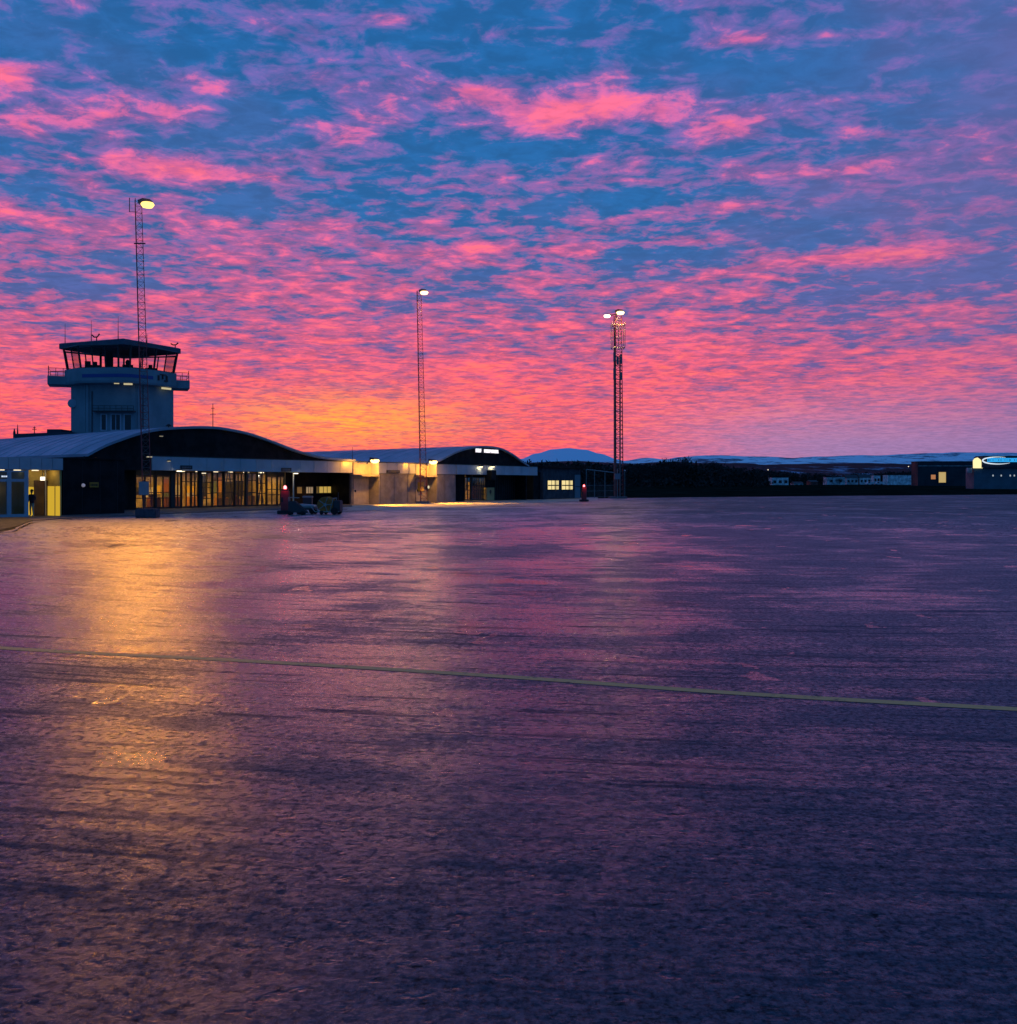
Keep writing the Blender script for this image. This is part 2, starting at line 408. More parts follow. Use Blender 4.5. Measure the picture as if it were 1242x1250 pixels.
# ------------------------------------------------------------------ ground
EDGE0 = Vector((4.0, 146.0)); EDGN = Vector((-0.549, 0.836))
def land_h(X, Y):
    d = (Vector((X, Y)) - EDGE0).dot(EDGN)
    t = max(0, min(1, (d - 14) / 130.0)); t = t*t*(3-2*t)
    if X < -5: t *= max(0, 1 - (-5 - X) / 30.0)
    t2 = max(0.0, (Y - 700) / 1000.0)
    return -0.10 + 1.4 * t + t2 * 6.0 + (0.12 * mnoise.noise(Vector((X * 0.05, Y * 0.05, 0))) * t)
def build_land():
    mb = MB(); ys = [-400, -100, 0, 60, 100, 130, 145, 155, 165, 175, 185, 195, 205, 215, 230, 245, 260, 280, 300, 330, 370, 420, 500, 600, 700, 900, 1200, 1700, 2500, 4000, 9000]
    xs = [-9000, -3000, -1000, -400, -200, -100, -60, -40, -20, -10] + [10*i for i in range(0, 40)] + [450, 600, 900, 1500, 3000, 9000]
    for Y in ys:
        for X in xs: mb.v.append((X, Y, land_h(X, Y)))
    n = len(xs)
    for j in range(len(ys)-1):
        for i in range(n-1): mb.f.append((j*n+i, j*n+i+1, (j+1)*n+i+1, (j+1)*n+i))
    o = mb.build('ground', pmat('winter_grass_ground', (0.010, 0.016, 0.012), 0.95, var=0.55, vscale=0.12, spec=0.0), smooth=True)
    tag(o, kind='structure')
build_land()
apron = MB()
app = [(-150,-100),(420,-100),(420,352),(250,282),(180,247),(106,211),(60,186),(34,170),(17.8,159.5),(8,152),(-2,147),(-40,150),(-150,80)]
apron.v = [(x, y, 0.0) for x, y in app]; apron.f = [tuple(range(len(app)))]
tag(apron.build('apron', apron_mat()), kind='structure')

def gpt(x, y, z=0.0):
    Z = (CAMH - z) * F / (y - HY); return Vector(((x - CX) / F * Z, Z, z))
def strip(name, pts, width, mat, z=0.004, n=24):
    """painted line through the ground points seen at photo pixels pts"""
    P = [gpt(*p) for p in pts]; q = []
    for i in range(len(P)-1):
        p0 = P[max(i-1, 0)]; p1 = P[i]; p2 = P[i+1]; p3 = P[min(i+2, len(P)-1)]
        for k in range(n):
            t = k / n
            q.append(0.5*((2*p1)+(p2-p0)*t+(2*p0-5*p1+4*p2-p3)*t*t+(3*p1-p0-3*p2+p3)*t*t*t))
    q.append(P[-1]); mb = MB()
    for i, p in enumerate(q):
        d = (q[min(i+1, len(q)-1)] - q[max(i-1, 0)]).normalized(); s = Vector((-d.y, d.x, 0)) * width/2
        mb.v += [(p.x+s.x, p.y+s.y, z), (p.x-s.x, p.y-s.y, z)]
    for i in range(len(q)-1): mb.f.append((2*i, 2*i+1, 2*i+3, 2*i+2))
    return tag(mb.build(name, mat), kind='structure')
YL = line_mat('worn_yellow_paint', (1.0, 0.44, 0.13), 0.37)
WL = line_mat('worn_white_paint', (0.34, 0.31, 0.29), 0.44)
strip('road_marking_yellow_line', [(-260,770),(0,791),(310,807.5),(621,826.5),(900,846.5),(1242,866),(1500,880)], 0.19, YL)
strip('road_marking_curved_line', [(-120,694),(0,682),(185,665),(310,656.5),(415,650),(600,638),(760,628),(900,621.5),(1080,616)], 0.17, WL)
strip('road_marking_far_line', [(560,619.5),(660,616.5),(760,614.5),(900,612),(1100,609.0)], 0.25, WL)

# verge of grass and dark walkway in front of the entrance wing
def patch(name, pts, mat, z, zt=None, kind='structure', label=None):
    P = [gpt(*p) for p in pts]
    mb = MB()
    mb.prism([(p.x, p.y, z) for p in P], (0, 0, (zt if zt else 0.0) - z if zt else 0.001))
    return tag(mb.build(name, mat), kind=kind, label=label)
patch('pavement', [(-120,640),(-20,636),(36,637),(70,634),(110,632),(165,629.5),(200,627.5),(250,625.5),(330,622.5),(430,618.6),(430,610),(150,615),(-300,625)], pmat('pavement_concrete', (0.075,0.072,0.075), 0.7, var=0.3, vscale=1.2, bump=0.3), -0.05, 0.06)
patch('lawn', [(-200,662),(0,650),(22,644.5),(40,637.5),(26,633.5),(0,634),(-200,640)], pmat('lawn_grass', (0.030,0.038,0.018), 0.95, var=0.5, vscale=4, bump=0.8, bscale=20), -0.05, 0.13)
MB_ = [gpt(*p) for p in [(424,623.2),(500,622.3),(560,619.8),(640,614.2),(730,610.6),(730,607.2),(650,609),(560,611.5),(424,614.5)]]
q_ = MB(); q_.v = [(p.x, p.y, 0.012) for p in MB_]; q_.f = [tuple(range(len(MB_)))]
tag(q_.build('pavement_slab', pmat('pale_concrete_slab', (0.30,0.29,0.27), 0.6, var=0.25, vscale=0.7, bump=0.2)), kind='structure')  # pale concrete, lightened and outlined to strengthen the porch lamps' pool of light
strip('kerb', [(-200,663),(0,651),(23,645.2),(42,638),(75,635.6),(112,633),(166,630.3),(202,628.2),(252,626.2),(332,623.2),(432,619.3)], 0.14, pmat('kerb_stone', (0.16,0.155,0.16), 0.6, var=0.2, vscale=3), 0.085, n=6)
# ------------------------------------------------------------------ building frame: x along the facade, y into the building, z up
U = Vector((0.5183, 0.8552)); NN = Vector((0.8552, -0.5183)); O0 = Vector((-30.39, 86.7)); RZ = math.atan2(0.8552, 0.5183)
def fpt(x, y, o=0.0):
    """facade coordinates (s, z) of the photo pixel on the plane o metres in front of the facade"""
    t = (x-CX)/F; Z = (O0.dot(NN) + o)/(t*NN.x + NN.y)
    P = Vector((t*Z, Z)); return (P-O0).dot(U), (HY-y)*Z/F + CAMH
def fS(x, o=0.0): return fpt(x, HY, o)[0]
def world_of(s, d): P = O0 + U*s - NN*d; return Vector((P.x, P.y, 0.0))
def bempty(name, s, d, label, cat, z=0.0, group=None):
    p = world_of(s, d); return empty(name, (p.x, p.y, z), RZ, label, cat, group)

black = pmat('black_cladding', (0.010,0.010,0.012), 0.75, var=0.25, vscale=0.8, bump=0.15, bscale=3, spec=0.2)
white_pan = pmat('white_fascia', (0.42,0.45,0.50), 0.38, var=0.10, vscale=0.5)
shade_pan = pmat('shaded_fascia', (0.12,0.12,0.15), 0.6, var=0.15, vscale=0.5)  # darker copy of the white fascia, its shade put into the colour
roofm = pmat('metal_roof', (0.28,0.34,0.42), 0.5, var=0.14, vscale=0.25, stretch=(1,1,1), metal=0.0)
render_ = pmat('grey_render', (0.22,0.21,0.22), 0.85, var=0.18, vscale=0.9, bump=0.25, bscale=6)
frame_m = pmat('dark_frame', (0.02,0.02,0.022), 0.5); alu = pmat('pale_aluminium', (0.42,0.45,0.52), 0.4, var=0.08)
ochre = pmat('ochre_wall', (0.50,0.36,0.10), 0.7, var=0.15, vscale=1.0); floor_m = pmat('tile_floor', (0.35,0.30,0.22), 0.35, var=0.1, vscale=1)
cream = pmat('cream_wall', (0.45,0.33,0.14), 0.8, var=0.5, vscale=0.8); brown = pmat('brown_door', (0.085,0.040,0.025), 0.6, var=0.2, vscale=2)
lampw = emat('ceiling_panel_glow', (1.0,0.80,0.48), 1.8)

# ---- control tower -------------------------------------------------
TW = (-47.6, 125.0)
def build_tower():
    t = empty('control_tower', (*TW, 0), math.atan2(-TW[0], TW[1]) * 1.0, 'pale concrete control tower with glazed cab rising behind the arched terminal', 'control tower')
    con = pmat('tower_concrete', (0.20,0.27,0.30), 0.8, var=0.12, vscale=0.35, bump=0.15, bscale=3)
    dfa = pmat('tower_roof_edge', (0.07,0.09,0.13), 0.6, var=0.1)
    P = lambda pts, z: [(x, y, z) for x, y in pts]
    mb = MB(); sh = [(-6.0,-0.6),(-4.1,-3.4),(1.9,-5.3),(6.6,-0.7),(5.4,5.5),(-5.4,5.5)]
    mb.loft([P(sh, 0.0), P(sh, 14.2)]); mb.build('shaft', con, t)
    # recessed strips and corner pilasters on the shaft face
    mb = MB()
    def onface(a, b, u, out): a = Vector(a); b = Vector(b); d = b-a; n = Vector((d.y, -d.x)).normalized(); q = a + d*u + n*out; return q
    def slab(a, b, u0, u1, z0, z1, out, mb):
        p, q = onface(a, b, u0, -0.05), onface(a, b, u1, -0.05); p2, q2 = onface(a, b, u0, out), onface(a, b, u1, out)
        mb.loft([[(p.x,p.y,z0),(q.x,q.y,z0),(q2.x,q2.y,z0),(p2.x,p2.y,z0)], [(p.x,p.y,z1),(q.x,q.y,z1),(q2.x,q2.y,z1),(p2.x,p2.y,z1)]])
    fA, fB, fC = (sh[0], sh[1]), (sh[1], sh[2]), (sh[2], sh[3])
    slab(*fB, 0.0, 0.055, 0, 14.0, 0.16, mb); slab(*fB, 0.90, 0.985, 0, 14.0, 0.12, mb); slab(*fC, 0.02, 0.05, 0, 14.0, 0.12, mb); slab(*fA, 0.93, 0.995, 0, 14.0, 0.12, mb)
    mb.each('pilaster', con, t)
    wn = pmat('tower_window_dark', (0.012,0.014,0.02), 0.15); 
    for (u0, u1) in ((0.30,0.40),(0.50,0.68),(0.76,0.90)):
        m1 = MB(); slab(*fB, u0-0.015, u1+0.015, 8.55, 10.55, 0.05, m1); w = m1.build('window', alu, t)
        m2 = MB(); k = 1 if u1-u0 < 0.15 else 2
        for i in range(k):
            a0 = u0+(u1-u0)*i/k; slab(*fB, a0+0.008, a0+(u1-u0)/k-0.008, 8.65, 10.45, 0.065, m2)
        m2.build('pane', wn, w)
    m3 = MB()
    p0, p1 = onface(*fB, 0.17, 0.02), onface(*fB, 0.985, 0.02); q0, q1 = onface(*fB, 0.17, 0.9), onface(*fB, 0.985, 0.9)
    m3.loft([[(p0.x,p0.y,10.75),(p1.x,p1.y,10.75),(q1.x,q1.y,10.75),(q0.x,q0.y,10.75)],[(p0.x,p0.y,10.88),(p1.x,p1.y,10.88),(q1.x,q1.y,10.88),(q0.x,q0.y,10.88)]])
    for i in range(8):
        c = q0.lerp(q1, i/7); m3.tube((c.x,c.y,10.88), (c.x,c.y,11.45), 0.03, n=4)
    for z in (11.15, 11.45): m3.tube((q0.x,q0.y,z), (q1.x,q1.y,z), 0.025, n=4)
    m3.build('balcony_rail', frame_m, t)
    dp = onface(*fB, 0.12, 0.08); MB().tube((dp.x,dp.y,8), (dp.x,dp.y,13.2), 0.06).build('downpipe', frame_m, t)
    dp = onface(*fC, 0.16, 0.08); MB().tube((dp.x,dp.y,8), (dp.x,dp.y,14), 0.05).build('downpipe', frame_m, t)
    # gallery parapet
    mb = MB()
    pl = [(-6.75,-0.9),(-5.0,-4.3),(-0.3,-6.9),(1.2,-7.0),(4.2,-5.0),(6.95,-1.6),(6.95,2),(0,6.5),(-6.75,2)]
    pb = [(x*0.985, y*0.985) for x, y in pl]
    mb.loft([P(pb, 14.1), P(pl, 14.35), P(pl, 15.85)]); mb.build('gallery_parapet', con, t)
    mb = MB(); a, b = pl[1], pl[2]; slab(a, b, 0.10, 1.0, 14.72, 15.12, 0.03, mb); slab(pl[2], pl[3], 0.0, 1.0, 14.72, 15.12, 0.03, mb); slab(pl[3], pl[4], 0.0, 0.9, 14.72, 15.12, 0.03, mb)
    mb.build('blue_band', pmat('blue_band_paint', (0.02,0.06,0.25), 0.5), t)
    mb = MB()
    for (u0, u1, z0, z1) in ((0.1,0.16,14.7,15.3),(0.30,0.34,14.9,15.4),(0.40,0.55,14.65,14.8),(0.48,0.54,14.8,15.35),(0.2,0.5,15.42,15.5)): slab(pl[4], pl[5], u0, u1, z0, z1, 0.15, mb)
    mb.each('cable_bracket', frame_m, t)
    # side balconies, thin slabs with upstands and rails
    for sgn, x0, x1 in ((-1, -8.75, -6.0), (1, 6.0, 8.65)):
        y0, y1 = -1.2, 3.2
        MB().box(x0, x1, y0, y1, 14.12, 15.12).build('side_deck', con, t)
        r = MB(); e = x0 if sgn < 0 else x1
        e += 0.12*(-sgn)
        for yy in (y0+0.1, y1-0.1):
            for z in (15.6, 16.05): r.tube((e, yy, z), (x1 if sgn < 0 else x0, yy, z), 0.03, n=4)
            for f in (0.0, 0.33, 0.66): xx = e + ((x1 if sgn < 0 else x0)-e)*f; r.tube((xx, yy, 15.1), (xx, yy, 16.05), 0.035, n=4)
        for z in (15.6, 16.05): r.tube((e, y0+0.1, z), (e, y1-0.1, z), 0.03, n=4)
        r.tube((e,y0+0.1,15.1),(e,y0+0.1,16.3),0.05,n=4)
        r.build('deck_rail', pmat('rail_red', (0.20,0.05,0.06), 0.6), t)
    # cab
    bot = [(-6.4,-0.75),(-4.7,-4.0),(-0.25,-6.55),(1.1,-6.65),(4.0,-4.7),(6.6,-1.4),(6.6,2.6),(0.4,6.4),(-6.4,2.6)]
    top = [(x*1.075, y*1.075) for x, y in bot]
    zb, zt = 15.86, 18.5
    mull = MB(); panes = []
    cnt = [2,3,1,2,2,2,3,3,2]
    for i in range(len(bot)):
        j = (i+1) % len(bot); a0, a1 = Vector(bot[i]), Vector(bot[j]); c0, c1 = Vector(top[i]), Vector(top[j])
        for k in range(cnt[i]):
            f = k/cnt[i]; p = a0.lerp(a1, f); q = c0.lerp(c1, f); r = 0.13 if k == 0 else 0.085
            mull.tube((p.x,p.y,zb), (q.x,q.y,zt), r, n=4)
            f2 = (k+1)/cnt[i]; p2 = a0.lerp(a1, f2); q2 = c0.lerp(c1, f2)
            panes.append([(p.x,p.y,zb),(p2.x,p2.y,zb),(q2.x,q2.y,zt),(q.x,q.y,zt)])
        mull.tube((a0.x,a0.y,zb+0.05), (a1.x,a1.y,zb+0.05), 0.07, n=4); mull.tube((c0.x,c0.y,zt-0.05), (c1.x,c1.y,zt-0.05), 0.10, n=4)
    mull.build('cab_frame', frame_m, t)
    for k, p in enumerate(panes):
        pb_ = MB(); pb_.quad(*p); pb_.build('cab_pane', GLASS, t)
    MB().loft([P([(x*0.97,y*0.97) for x, y in bot], 15.6), P([(x*0.97,y*0.97) for x, y in bot], 15.87)]).build('cab_floor', frame_m, t)
    d = MB(); d.box(-1.9, -0.9, -0.4, 0.8, 15.87, 18.5).box(-2.6,-2.3,0.5,0.8,15.87,18.5).each('cab_core', black, t)
    d = MB()
    d.box(-4.3,-3.6,-2.4,-1.6,15.87,16.9); d.box(-3.9,-2.4,-3.2,-2.6,15.87,16.4); d.box(0.2,1.5,-5.4,-4.8,15.87,16.35); d.lathe((0.85,-5.0,16.6), [(0.05,-0.3),(0.24,-0.2),(0.3,0.1),(0.2,0.3),(0.03,0.38)], n=8)
    d.box(3.0,4.4,-2.6,-1.8,15.87,16.35); d.box(3.4,3.9,-2.4,-2.3,16.35,16.75); d.box(-3.3,-2.8,-3.0,-2.9,16.4,16.8)
    d.each('cab_desk', black, t)
    rf = [(-7.45,0.2),(0.35,-7.75),(7.55,-0.3),(0.1,7.4)]
    mb = MB(); mb.loft([P([(x*0.9,y*0.9) for x, y in rf], 18.35), P(rf, 18.5), P(rf, 19.1), P([(x*0.97,y*0.97) for x, y in rf], 19.18)])
    roof = mb.build('roof', dfa, t)
    em = emat('gallery_tube_glow', (1.0,0.86,0.5), 0.55)
    mb = MB(); slab((-1.3,-6.2),(1.4,-6.6),0.62,1.0,13.86,14.05,0.1,mb); mb.build('gallery_light', em, t)
    mb = MB(); slab((-1.3,-6.2),(1.4,-6.6),0.20,0.42,13.95,14.04,0.1,mb); mb.build('gallery_light', em, t)
    mb = MB(); slab((4.9,-3.0),(6.2,-1.9),0.1,1.0,13.80,14.02,0.1,mb); mb.build('gallery_light', em, t)
    t.scale = (0.93, 0.93, 1.0)
    return t
tower = build_tower()
tw_rot = tower.rotation_euler.z
def tower_pt(px, Z, y): return pix(px, Z, y)
def antenna(px, y0, y1, Z, label, r=0.035, kind='whip'):
    p = pix(px, Z, y1); q = pix(px, Z, y0)
    t = empty('antenna', tuple(p), 0, label, 'antenna', 'aerials standing on the roofs')
    h = q.z - p.z
    if kind == 'whip':
        MB().tube((0,0,-0.12), (0,0,h*0.35), r*1.5, r*1.2).build('base_rod', frame_m, t); MB().tube((0,0,h*0.35), (0,0,h), r*1.0, r*0.5).build('whip_rod', frame_m, t)
    elif kind == 'cross':
        MB().tube((0,0,-0.1), (0,0,h), r*1.3, r).build('base_rod', frame_m, t); MB().tube((-0.25,0,h*0.55), (0.25,0,h*0.55), r, n=5).tube((-0.15,0,h*0.8),(0.15,0,h*0.8),r,n=5).build('cross_arm', frame_m, t)
    elif kind == 'vane':
        MB().tube((0,0,-0.1), (0,0,h*0.55), r*1.2).build('base_rod', frame_m, t)
        MB().path([(-0.5,0,h*0.85),(-0.25,0,h*0.55),(0.1,0,h*0.6),(0.3,0,h*1.0)], r*1.6).lathe((-0.5,0,h*0.85),[(0.02,-0.1),(0.1,0),(0.02,0.1)],n=8).lathe((0.3,0,h),[(0.02,-0.12),(0.12,0),(0.02,0.12)],n=8).build('wind_cups', frame_m, t)
    return t
antenna(79.5, 395, 421.4, 124.5, 'thin whip aerial at the left corner of the tower roof')
antenna(111.5, 391, 416.8, 121.5, 'whip aerial left of the wind sensor on the tower roof')
antenna(118, 408, 416.0, 120.5, 'branching wind sensor on the tower roof', 0.05, 'vane')
antenna(144.3, 386, 413.6, 118.3, 'tall whip aerial near the front corner of the tower roof')
antenna(179.5, 407, 418.4, 121, 'short thin rod on the right slope of the tower roof')
antenna(214, 419, 423.4, 124.5, 'tiny hooked sensor at the right end of the tower roof', 0.05, 'vane')
# microwave dish on the left of the shaft
dpos = pix(88.6, 122.0, 492.5)
t = empty('dish_antenna', tuple(dpos), R(12), 'round drum dish on the left flank of the tower', 'dish antenna')
MB().lathe((0,0,0), [(0.10,0.25),(0.48,0.1),(0.54,-0.12),(0.47,-0.2),(0.05,-0.22)], 'y', 20).build('drum', pmat('dish_grey', (0.30,0.36,0.42), 0.5), t)
MB().tube((0,0.2,0.0),(0.2,1.6,0.0),0.07).tube((0.05,0.6,-1.2),(0.05,0.6,1.2),0.06).build('bracket', frame_m, t)

# ---- vaulted terminal ------------------------------------------------
def vault_building(name, label, pts, s0, dirxy, length, o_pl, thick=0.22, inset_lo=3.4, arc_n=None):
    """pts: photo pixels along the gable arc, on the facade plane o_pl; dirxy: horizontal direction of the vault's length"""
    t = bempty(name, s0, 0, label, 'building')
    prof = [fpt(x, y, o_pl) for x, y in pts]
    dl = Vector((Vector(dirxy).dot(U), -Vector(dirxy).dot(NN)))    # in local x (along) / y (into)
    L = [(s-s0, -o_pl, z) for s, z in prof]
    # smooth the traced outline
    def smooth(P):
        out = []
        for i in range(len(P)-1):
            p0, p1, p2, p3 = (Vector(P[max(i-1,0)]), Vector(P[i]), Vector(P[i+1]), Vector(P[min(i+2,len(P)-1)]))
            for k in range(4):
                q = k/4; out.append(0.5*((2*p1)+(p2-p0)*q+(2*p0-5*p1+4*p2-p3)*q*q+(3*p1-p0-3*p2+p3)*q**3))
        return out + [Vector(P[-1])]
    A = smooth(L)
    rf = MB(); n = len(A); off = Vector((dl.x*length, dl.y*length, 0)); fr = Vector((-dl.x*0.35, -dl.y*0.35, 0))
    for a in A: rf.v += [tuple(a+fr), tuple(a+off), tuple(a+fr-Vector((0,0,thick))), tuple(a+off-Vector((0,0,thick)))]
    for i in range(n-1):
        b = 4*i; rf.f += [(b,b+1,b+5,b+4),(b+2,b+6,b+7,b+3),(b,b+4,b+6,b+2),(b+1,b+3,b+7,b+5)]
    rf.f += [(0,2,3,1),(4*(n-1),4*(n-1)+1,4*(n-1)+3,4*(n-1)+2)]
    # standing seams
    se = rf; nse = int(length/2.2)
    for k in range(1, nse):
        o2 = Vector((dl.x*k*2.2, dl.y*k*2.2, 0))
        for i in range(n-1):
            p, q = A[i]+o2, A[i+1]+o2; d = Vector((dl.x,dl.y,0))*0.03
            se.v += [tuple(p-d), tuple(p-d+Vector((0,0,0.03))), tuple(p+d+Vector((0,0,0.03))), tuple(p+d), tuple(q-d), tuple(q-d+Vector((0,0,0.03))), tuple(q+d+Vector((0,0,0.03))), tuple(q+d)]
            b = len(se.v)-8; se.f += [(b,b+1,b+5,b+4),(b+1,b+2,b+6,b+5),(b+2,b+3,b+7,b+6)]
    r = rf.build('roof', roofm, t)
    # gable wall
    g = MB(); poly = [(a.x, a.y+0.05, a.z-thick) for a in A]; poly = [(A[0].x, A[0].y+0.05, inset_lo)] + poly + [(A[-1].x, A[-1].y+0.05, inset_lo)]
    g.prism(poly, (0, 0.3, 0)); g.build('gable_wall', black, t)
    # side and rear walls under the vault
    w = MB()
    for a in (A[0], A[-1]):
        w.prism([(a.x, a.y+0.1, 0), (a.x, a.y+0.1, a.z-thick-0.01), (a.x+dl.x*length, a.y+dl.y*length, a.z-thick-0.01), (a.x+dl.x*length, a.y+dl.y*length, 0)], (0.25 if a is A[0] else -0.25, 0, 0))
    w.each('side_wall', black, t)
    return t, A, dl
pts1 = [(105,553.8),(125.6,543),(146.5,535),(167,528.2),(185,524),(205.5,521.6),(236,520.2),(255,520.5),(271,522),(300,527.7),(329,537.4),(355,547.4),(374.6,553.4),(391.5,557.2),(412,559.6),(432,561.0)]
sT = fS(152)
term, A1, dl1 = vault_building('terminal_building', 'black-fronted terminal with a low arched roof and warm lit glass hall', pts1, sT, (-0.743, 0.669), 62, 0.0)
pts2 = [(520,566.5),(534,561.5),(545,556),(555,551.2),(569.5,546.6),(586,544.3),(601,545),(613.5,548.2),(626,555),(634.4,561.4),(644,568)]
sH = fS(557)
hall, A2, dl2 = vault_building('vaulted_hall', 'smaller black arched hall with a short glowing sign at its crown', pts2, sH, (-0.728, 0.686), 40, 0.0, inset_lo=3.6)

FT, FB = 4.62, 3.40      # fascia top and bottom
def fascia(parent, s_par, xs0, xs1, mat, panels=2.0, o=0.0, top=FT, bot=FB, depth=0.35, endcap=True):
    """row of cladding panels with open joints; s_par is the parent's s"""
    s0, s1 = fS(xs0, o), fS(xs1, o); n = max(1, round((s1-s0)/panels)); mb = MB()
    for k in range(n):
        a = s0+(s1-s0)*k/n+0.02; b = s0+(s1-s0)*(k+1)/n-0.02
        mb.box(a-s_par, b-s_par, -o-0.06, -o+0.1, bot+0.02, top-0.02)
    f = mb.build('fascia', mat, parent)
    MB().box(s0-s_par, s1-s_par, -o+0.1, -o+depth, bot, top).build('fascia_backing', black, parent)
    MB().box(s0-s_par, s1-s_par, -o-0.10, -o+depth, top, top+0.07).build('coping', frame_m, parent)
    return f
fascia(term, sT, 185, 430, white_pan); fascia(term, sT, 152, 179, shade_pan, top=FT-0.05, bot=FB+0.12, o=-0.6)
# roof slab and soffit behind the fascia, floor
RECESS = 2.2
s_a, s_b = fS(152)-sT, fS(432)-sT
MB().box(s_a, s_b, 0.36, 14.0, FB+0.05, FB+0.30).build('ceiling', pmat('soffit_dark', (0.05,0.05,0.05), 0.8), term)
MB().box(s_a, s_b, -0.2, 14.0, -0.2, 0.03).build('floor', floor_m, term)
hs0, hs1 = fS(163,-RECESS)-sT, fS(347,-RECESS)-sT
ROOM = 7.2
MB().box(hs0, hs1, ROOM, ROOM+0.2, 0.03, FB+0.04).build('inner_wall', cream, term)
MB().box(hs0-0.2, hs0, RECESS, ROOM, 0.03, FB+0.04).box(hs1, hs1+0.2, RECESS, ROOM, 0.03, FB+0.04).each('end_wall', cream, term)
MB().box(s_a, hs0-0.2, RECESS-0.6, RECESS-0.35, 0.03, FB+0.04).build('front_wall', black, term)
MB().box(hs1+0.2, s_b, RECESS+1.4, RECESS+1.6, 0.03, FB+0.04).build('recess_wall', black, term)
def glazing(x0, x1, zt=3.3, cols=2, rails=(0.95, 1.45), o=-RECESS, parent=term, sp=sT, mat=frame_m, lean=0.0, thick=0.05):
    s0, s1 = fS(x0, o)-sp, fS(x1, o)-sp; mb = MB(); y = -o
    mb.box(s0, s0+0.07, y-0.06, y+0.06, 0.05, zt); mb.box(s1-0.07, s1, y-0.06, y+0.06, 0.05, zt)
    mb.box(s0+0.07, s1-0.07, y-0.06, y+0.06, 0.05, 0.22); mb.box(s0+0.07, s1-0.07, y-0.06, y+0.06, zt-0.09, zt)
    for k in range(1, cols):
        c = s0+(s1-s0)*k/cols; mb.box(c-thick, c+thick, y-0.055, y+0.055, 0.22, zt-0.09)
    for r in rails: mb.box(s0+0.07, s1-0.07, y-0.05, y+0.05, r-0.04, r+0.04)
    f = mb.build('window', mat, parent)
    p = MB(); p.box(s0+0.03, s1-0.03, y-0.012, y+0.012, 0.15, zt-0.05); p.build('pane', GLASS, f)
    return f
bays = [(165,188.5,2.95,2,(1.0,1.5)),(190.5,207.5,2.95,2,(1.0,1.5)),(213,221,3.35,2,(1.2,)),(221.5,233,3.35,2,(2.45,)),(233.5,242,3.35,2,(2.45,1.2)),(246,258.5,3.35,2,(0.9,1.35,1.9,2.4)),(259.5,272,3.35,2,(1.4,2.6)),(273.5,285.5,3.35,1,(1.4,2.7)),
        (286.5,299,3.3,3,(1.5,2.5)),(301.5,313.5,3.3,2,(1.4,2.6)),(314.5,325,3.3,2,(1.3,2.3)),(325.6,338,3.0,2,(1.15,1.7)),(338.6,346.5,3.0,2,(1.15,1.7))]
for (a, b, zt, c, rl) in bays: glazing(a, b, zt, c, rl)
# solid piers between the bays
mb = MB()
for (a, b) in ((188.5,190.5),(207.5,213),(242,246),(258.5,259.5),(272,273.5),(285.5,286.5),(299,301.5),(313.5,314.5),(325,325.6),(338,338.6)):
    mb.box(fS(a,-RECESS)-sT, fS(b,-RECESS)-sT, RECESS-0.12, RECESS+0.12, 0.03, FB+0.04)
mb.each('pier', frame_m, term)
# header strips above lower glazing
MB().box(fS(163,-RECESS)-sT, fS(207.5,-RECESS)-sT, RECESS-0.08, RECESS+0.08, 2.96, FB+0.04).box(fS(325.6,-RECESS)-sT, fS(347,-RECESS)-sT, RECESS-0.08, RECESS+0.08, 3.01, FB+0.04).each('header', frame_m, term)
# slanting inner struts seen through the glass
mb = MB()
for x, dx in ((272,2.5),(285,-2.2),(315,2.5),(322,-2.5),(247,1.2),(300,1.5)):
    s = fS(x, -3.0)-sT; mb.tube((s, 3.0, 0.03), (s+dx*0.25, 3.0, FB), 0.06, n=6)
mb.each('strut', frame_m, term)
# hall lights and glowing wall panels
for k in range(9):
    s = hs0 + (hs1-hs0)*(k+0.5)/9
    o = MB().box(s-0.3, s+0.3, 4.3, 4.5, FB-0.06, FB+0.04).build('ceiling_light', lampw, term)
for k in range(4):
    s = hs0 + (hs1-hs0)*(k+0.5)/4
    lamp('AREA', 'hall_light', (s, 4.4, FB-0.12), 150, (1.0,0.56,0.13), term, 2.2)
# made-up shelves, counters and wall strips, coloured to imitate the hall's varied glimmer
ins = random.Random(21)
cols = [pmat('yellow_glimmer', (0.85,0.52,0.04), 0.6), pmat('white_glimmer', (0.7,0.62,0.5), 0.6), pmat('rust_panel', (0.30,0.10,0.04), 0.6), pmat('dark_cabinet', (0.03,0.025,0.02), 0.5), pmat('orange_panel', (0.65,0.28,0.04), 0.6), pmat('green_grey_panel', (0.20,0.24,0.12), 0.6)]
mbs = {}
xx = hs0+0.2
def inbox(name, m, x0, x1, y0, y1, z0, z1):
    MB().box(x0, x1, y0, y1, z0, z1).build(name, m, term)
while xx < hs1-0.8:
    w = ins.uniform(0.35, 1.4); m = ins.choice(cols + [cols[3]]*3 + [cols[0]]); z0 = ins.choice((0.03, 0.03, 1.0, 1.3)); z1 = ins.uniform(1.9, 3.1)
    inbox('wall_panel', m, xx, xx+w, ROOM-0.12, ROOM-0.01, z0, z1); xx += w + ins.uniform(0.05, 0.45)
xx = hs0+0.5
while xx < hs1-1.5:
    w = ins.uniform(0.8, 2.2); m = ins.choice(cols[1:5]); y = ins.uniform(3.6, 5.8); h = ins.choice((0.75, 1.05, 0.9, 1.8))
    inbox('counter', m, xx, xx+w, y, y+0.5, 0.03, h)
    if h < 1.2: inbox('counter_top_items', ins.choice(cols), xx+0.1, xx+w*0.6, y+0.1, y+0.4, h+0.002, h+ins.uniform(0.15, 0.5))
    xx += w + ins.uniform(0.3, 1.6)
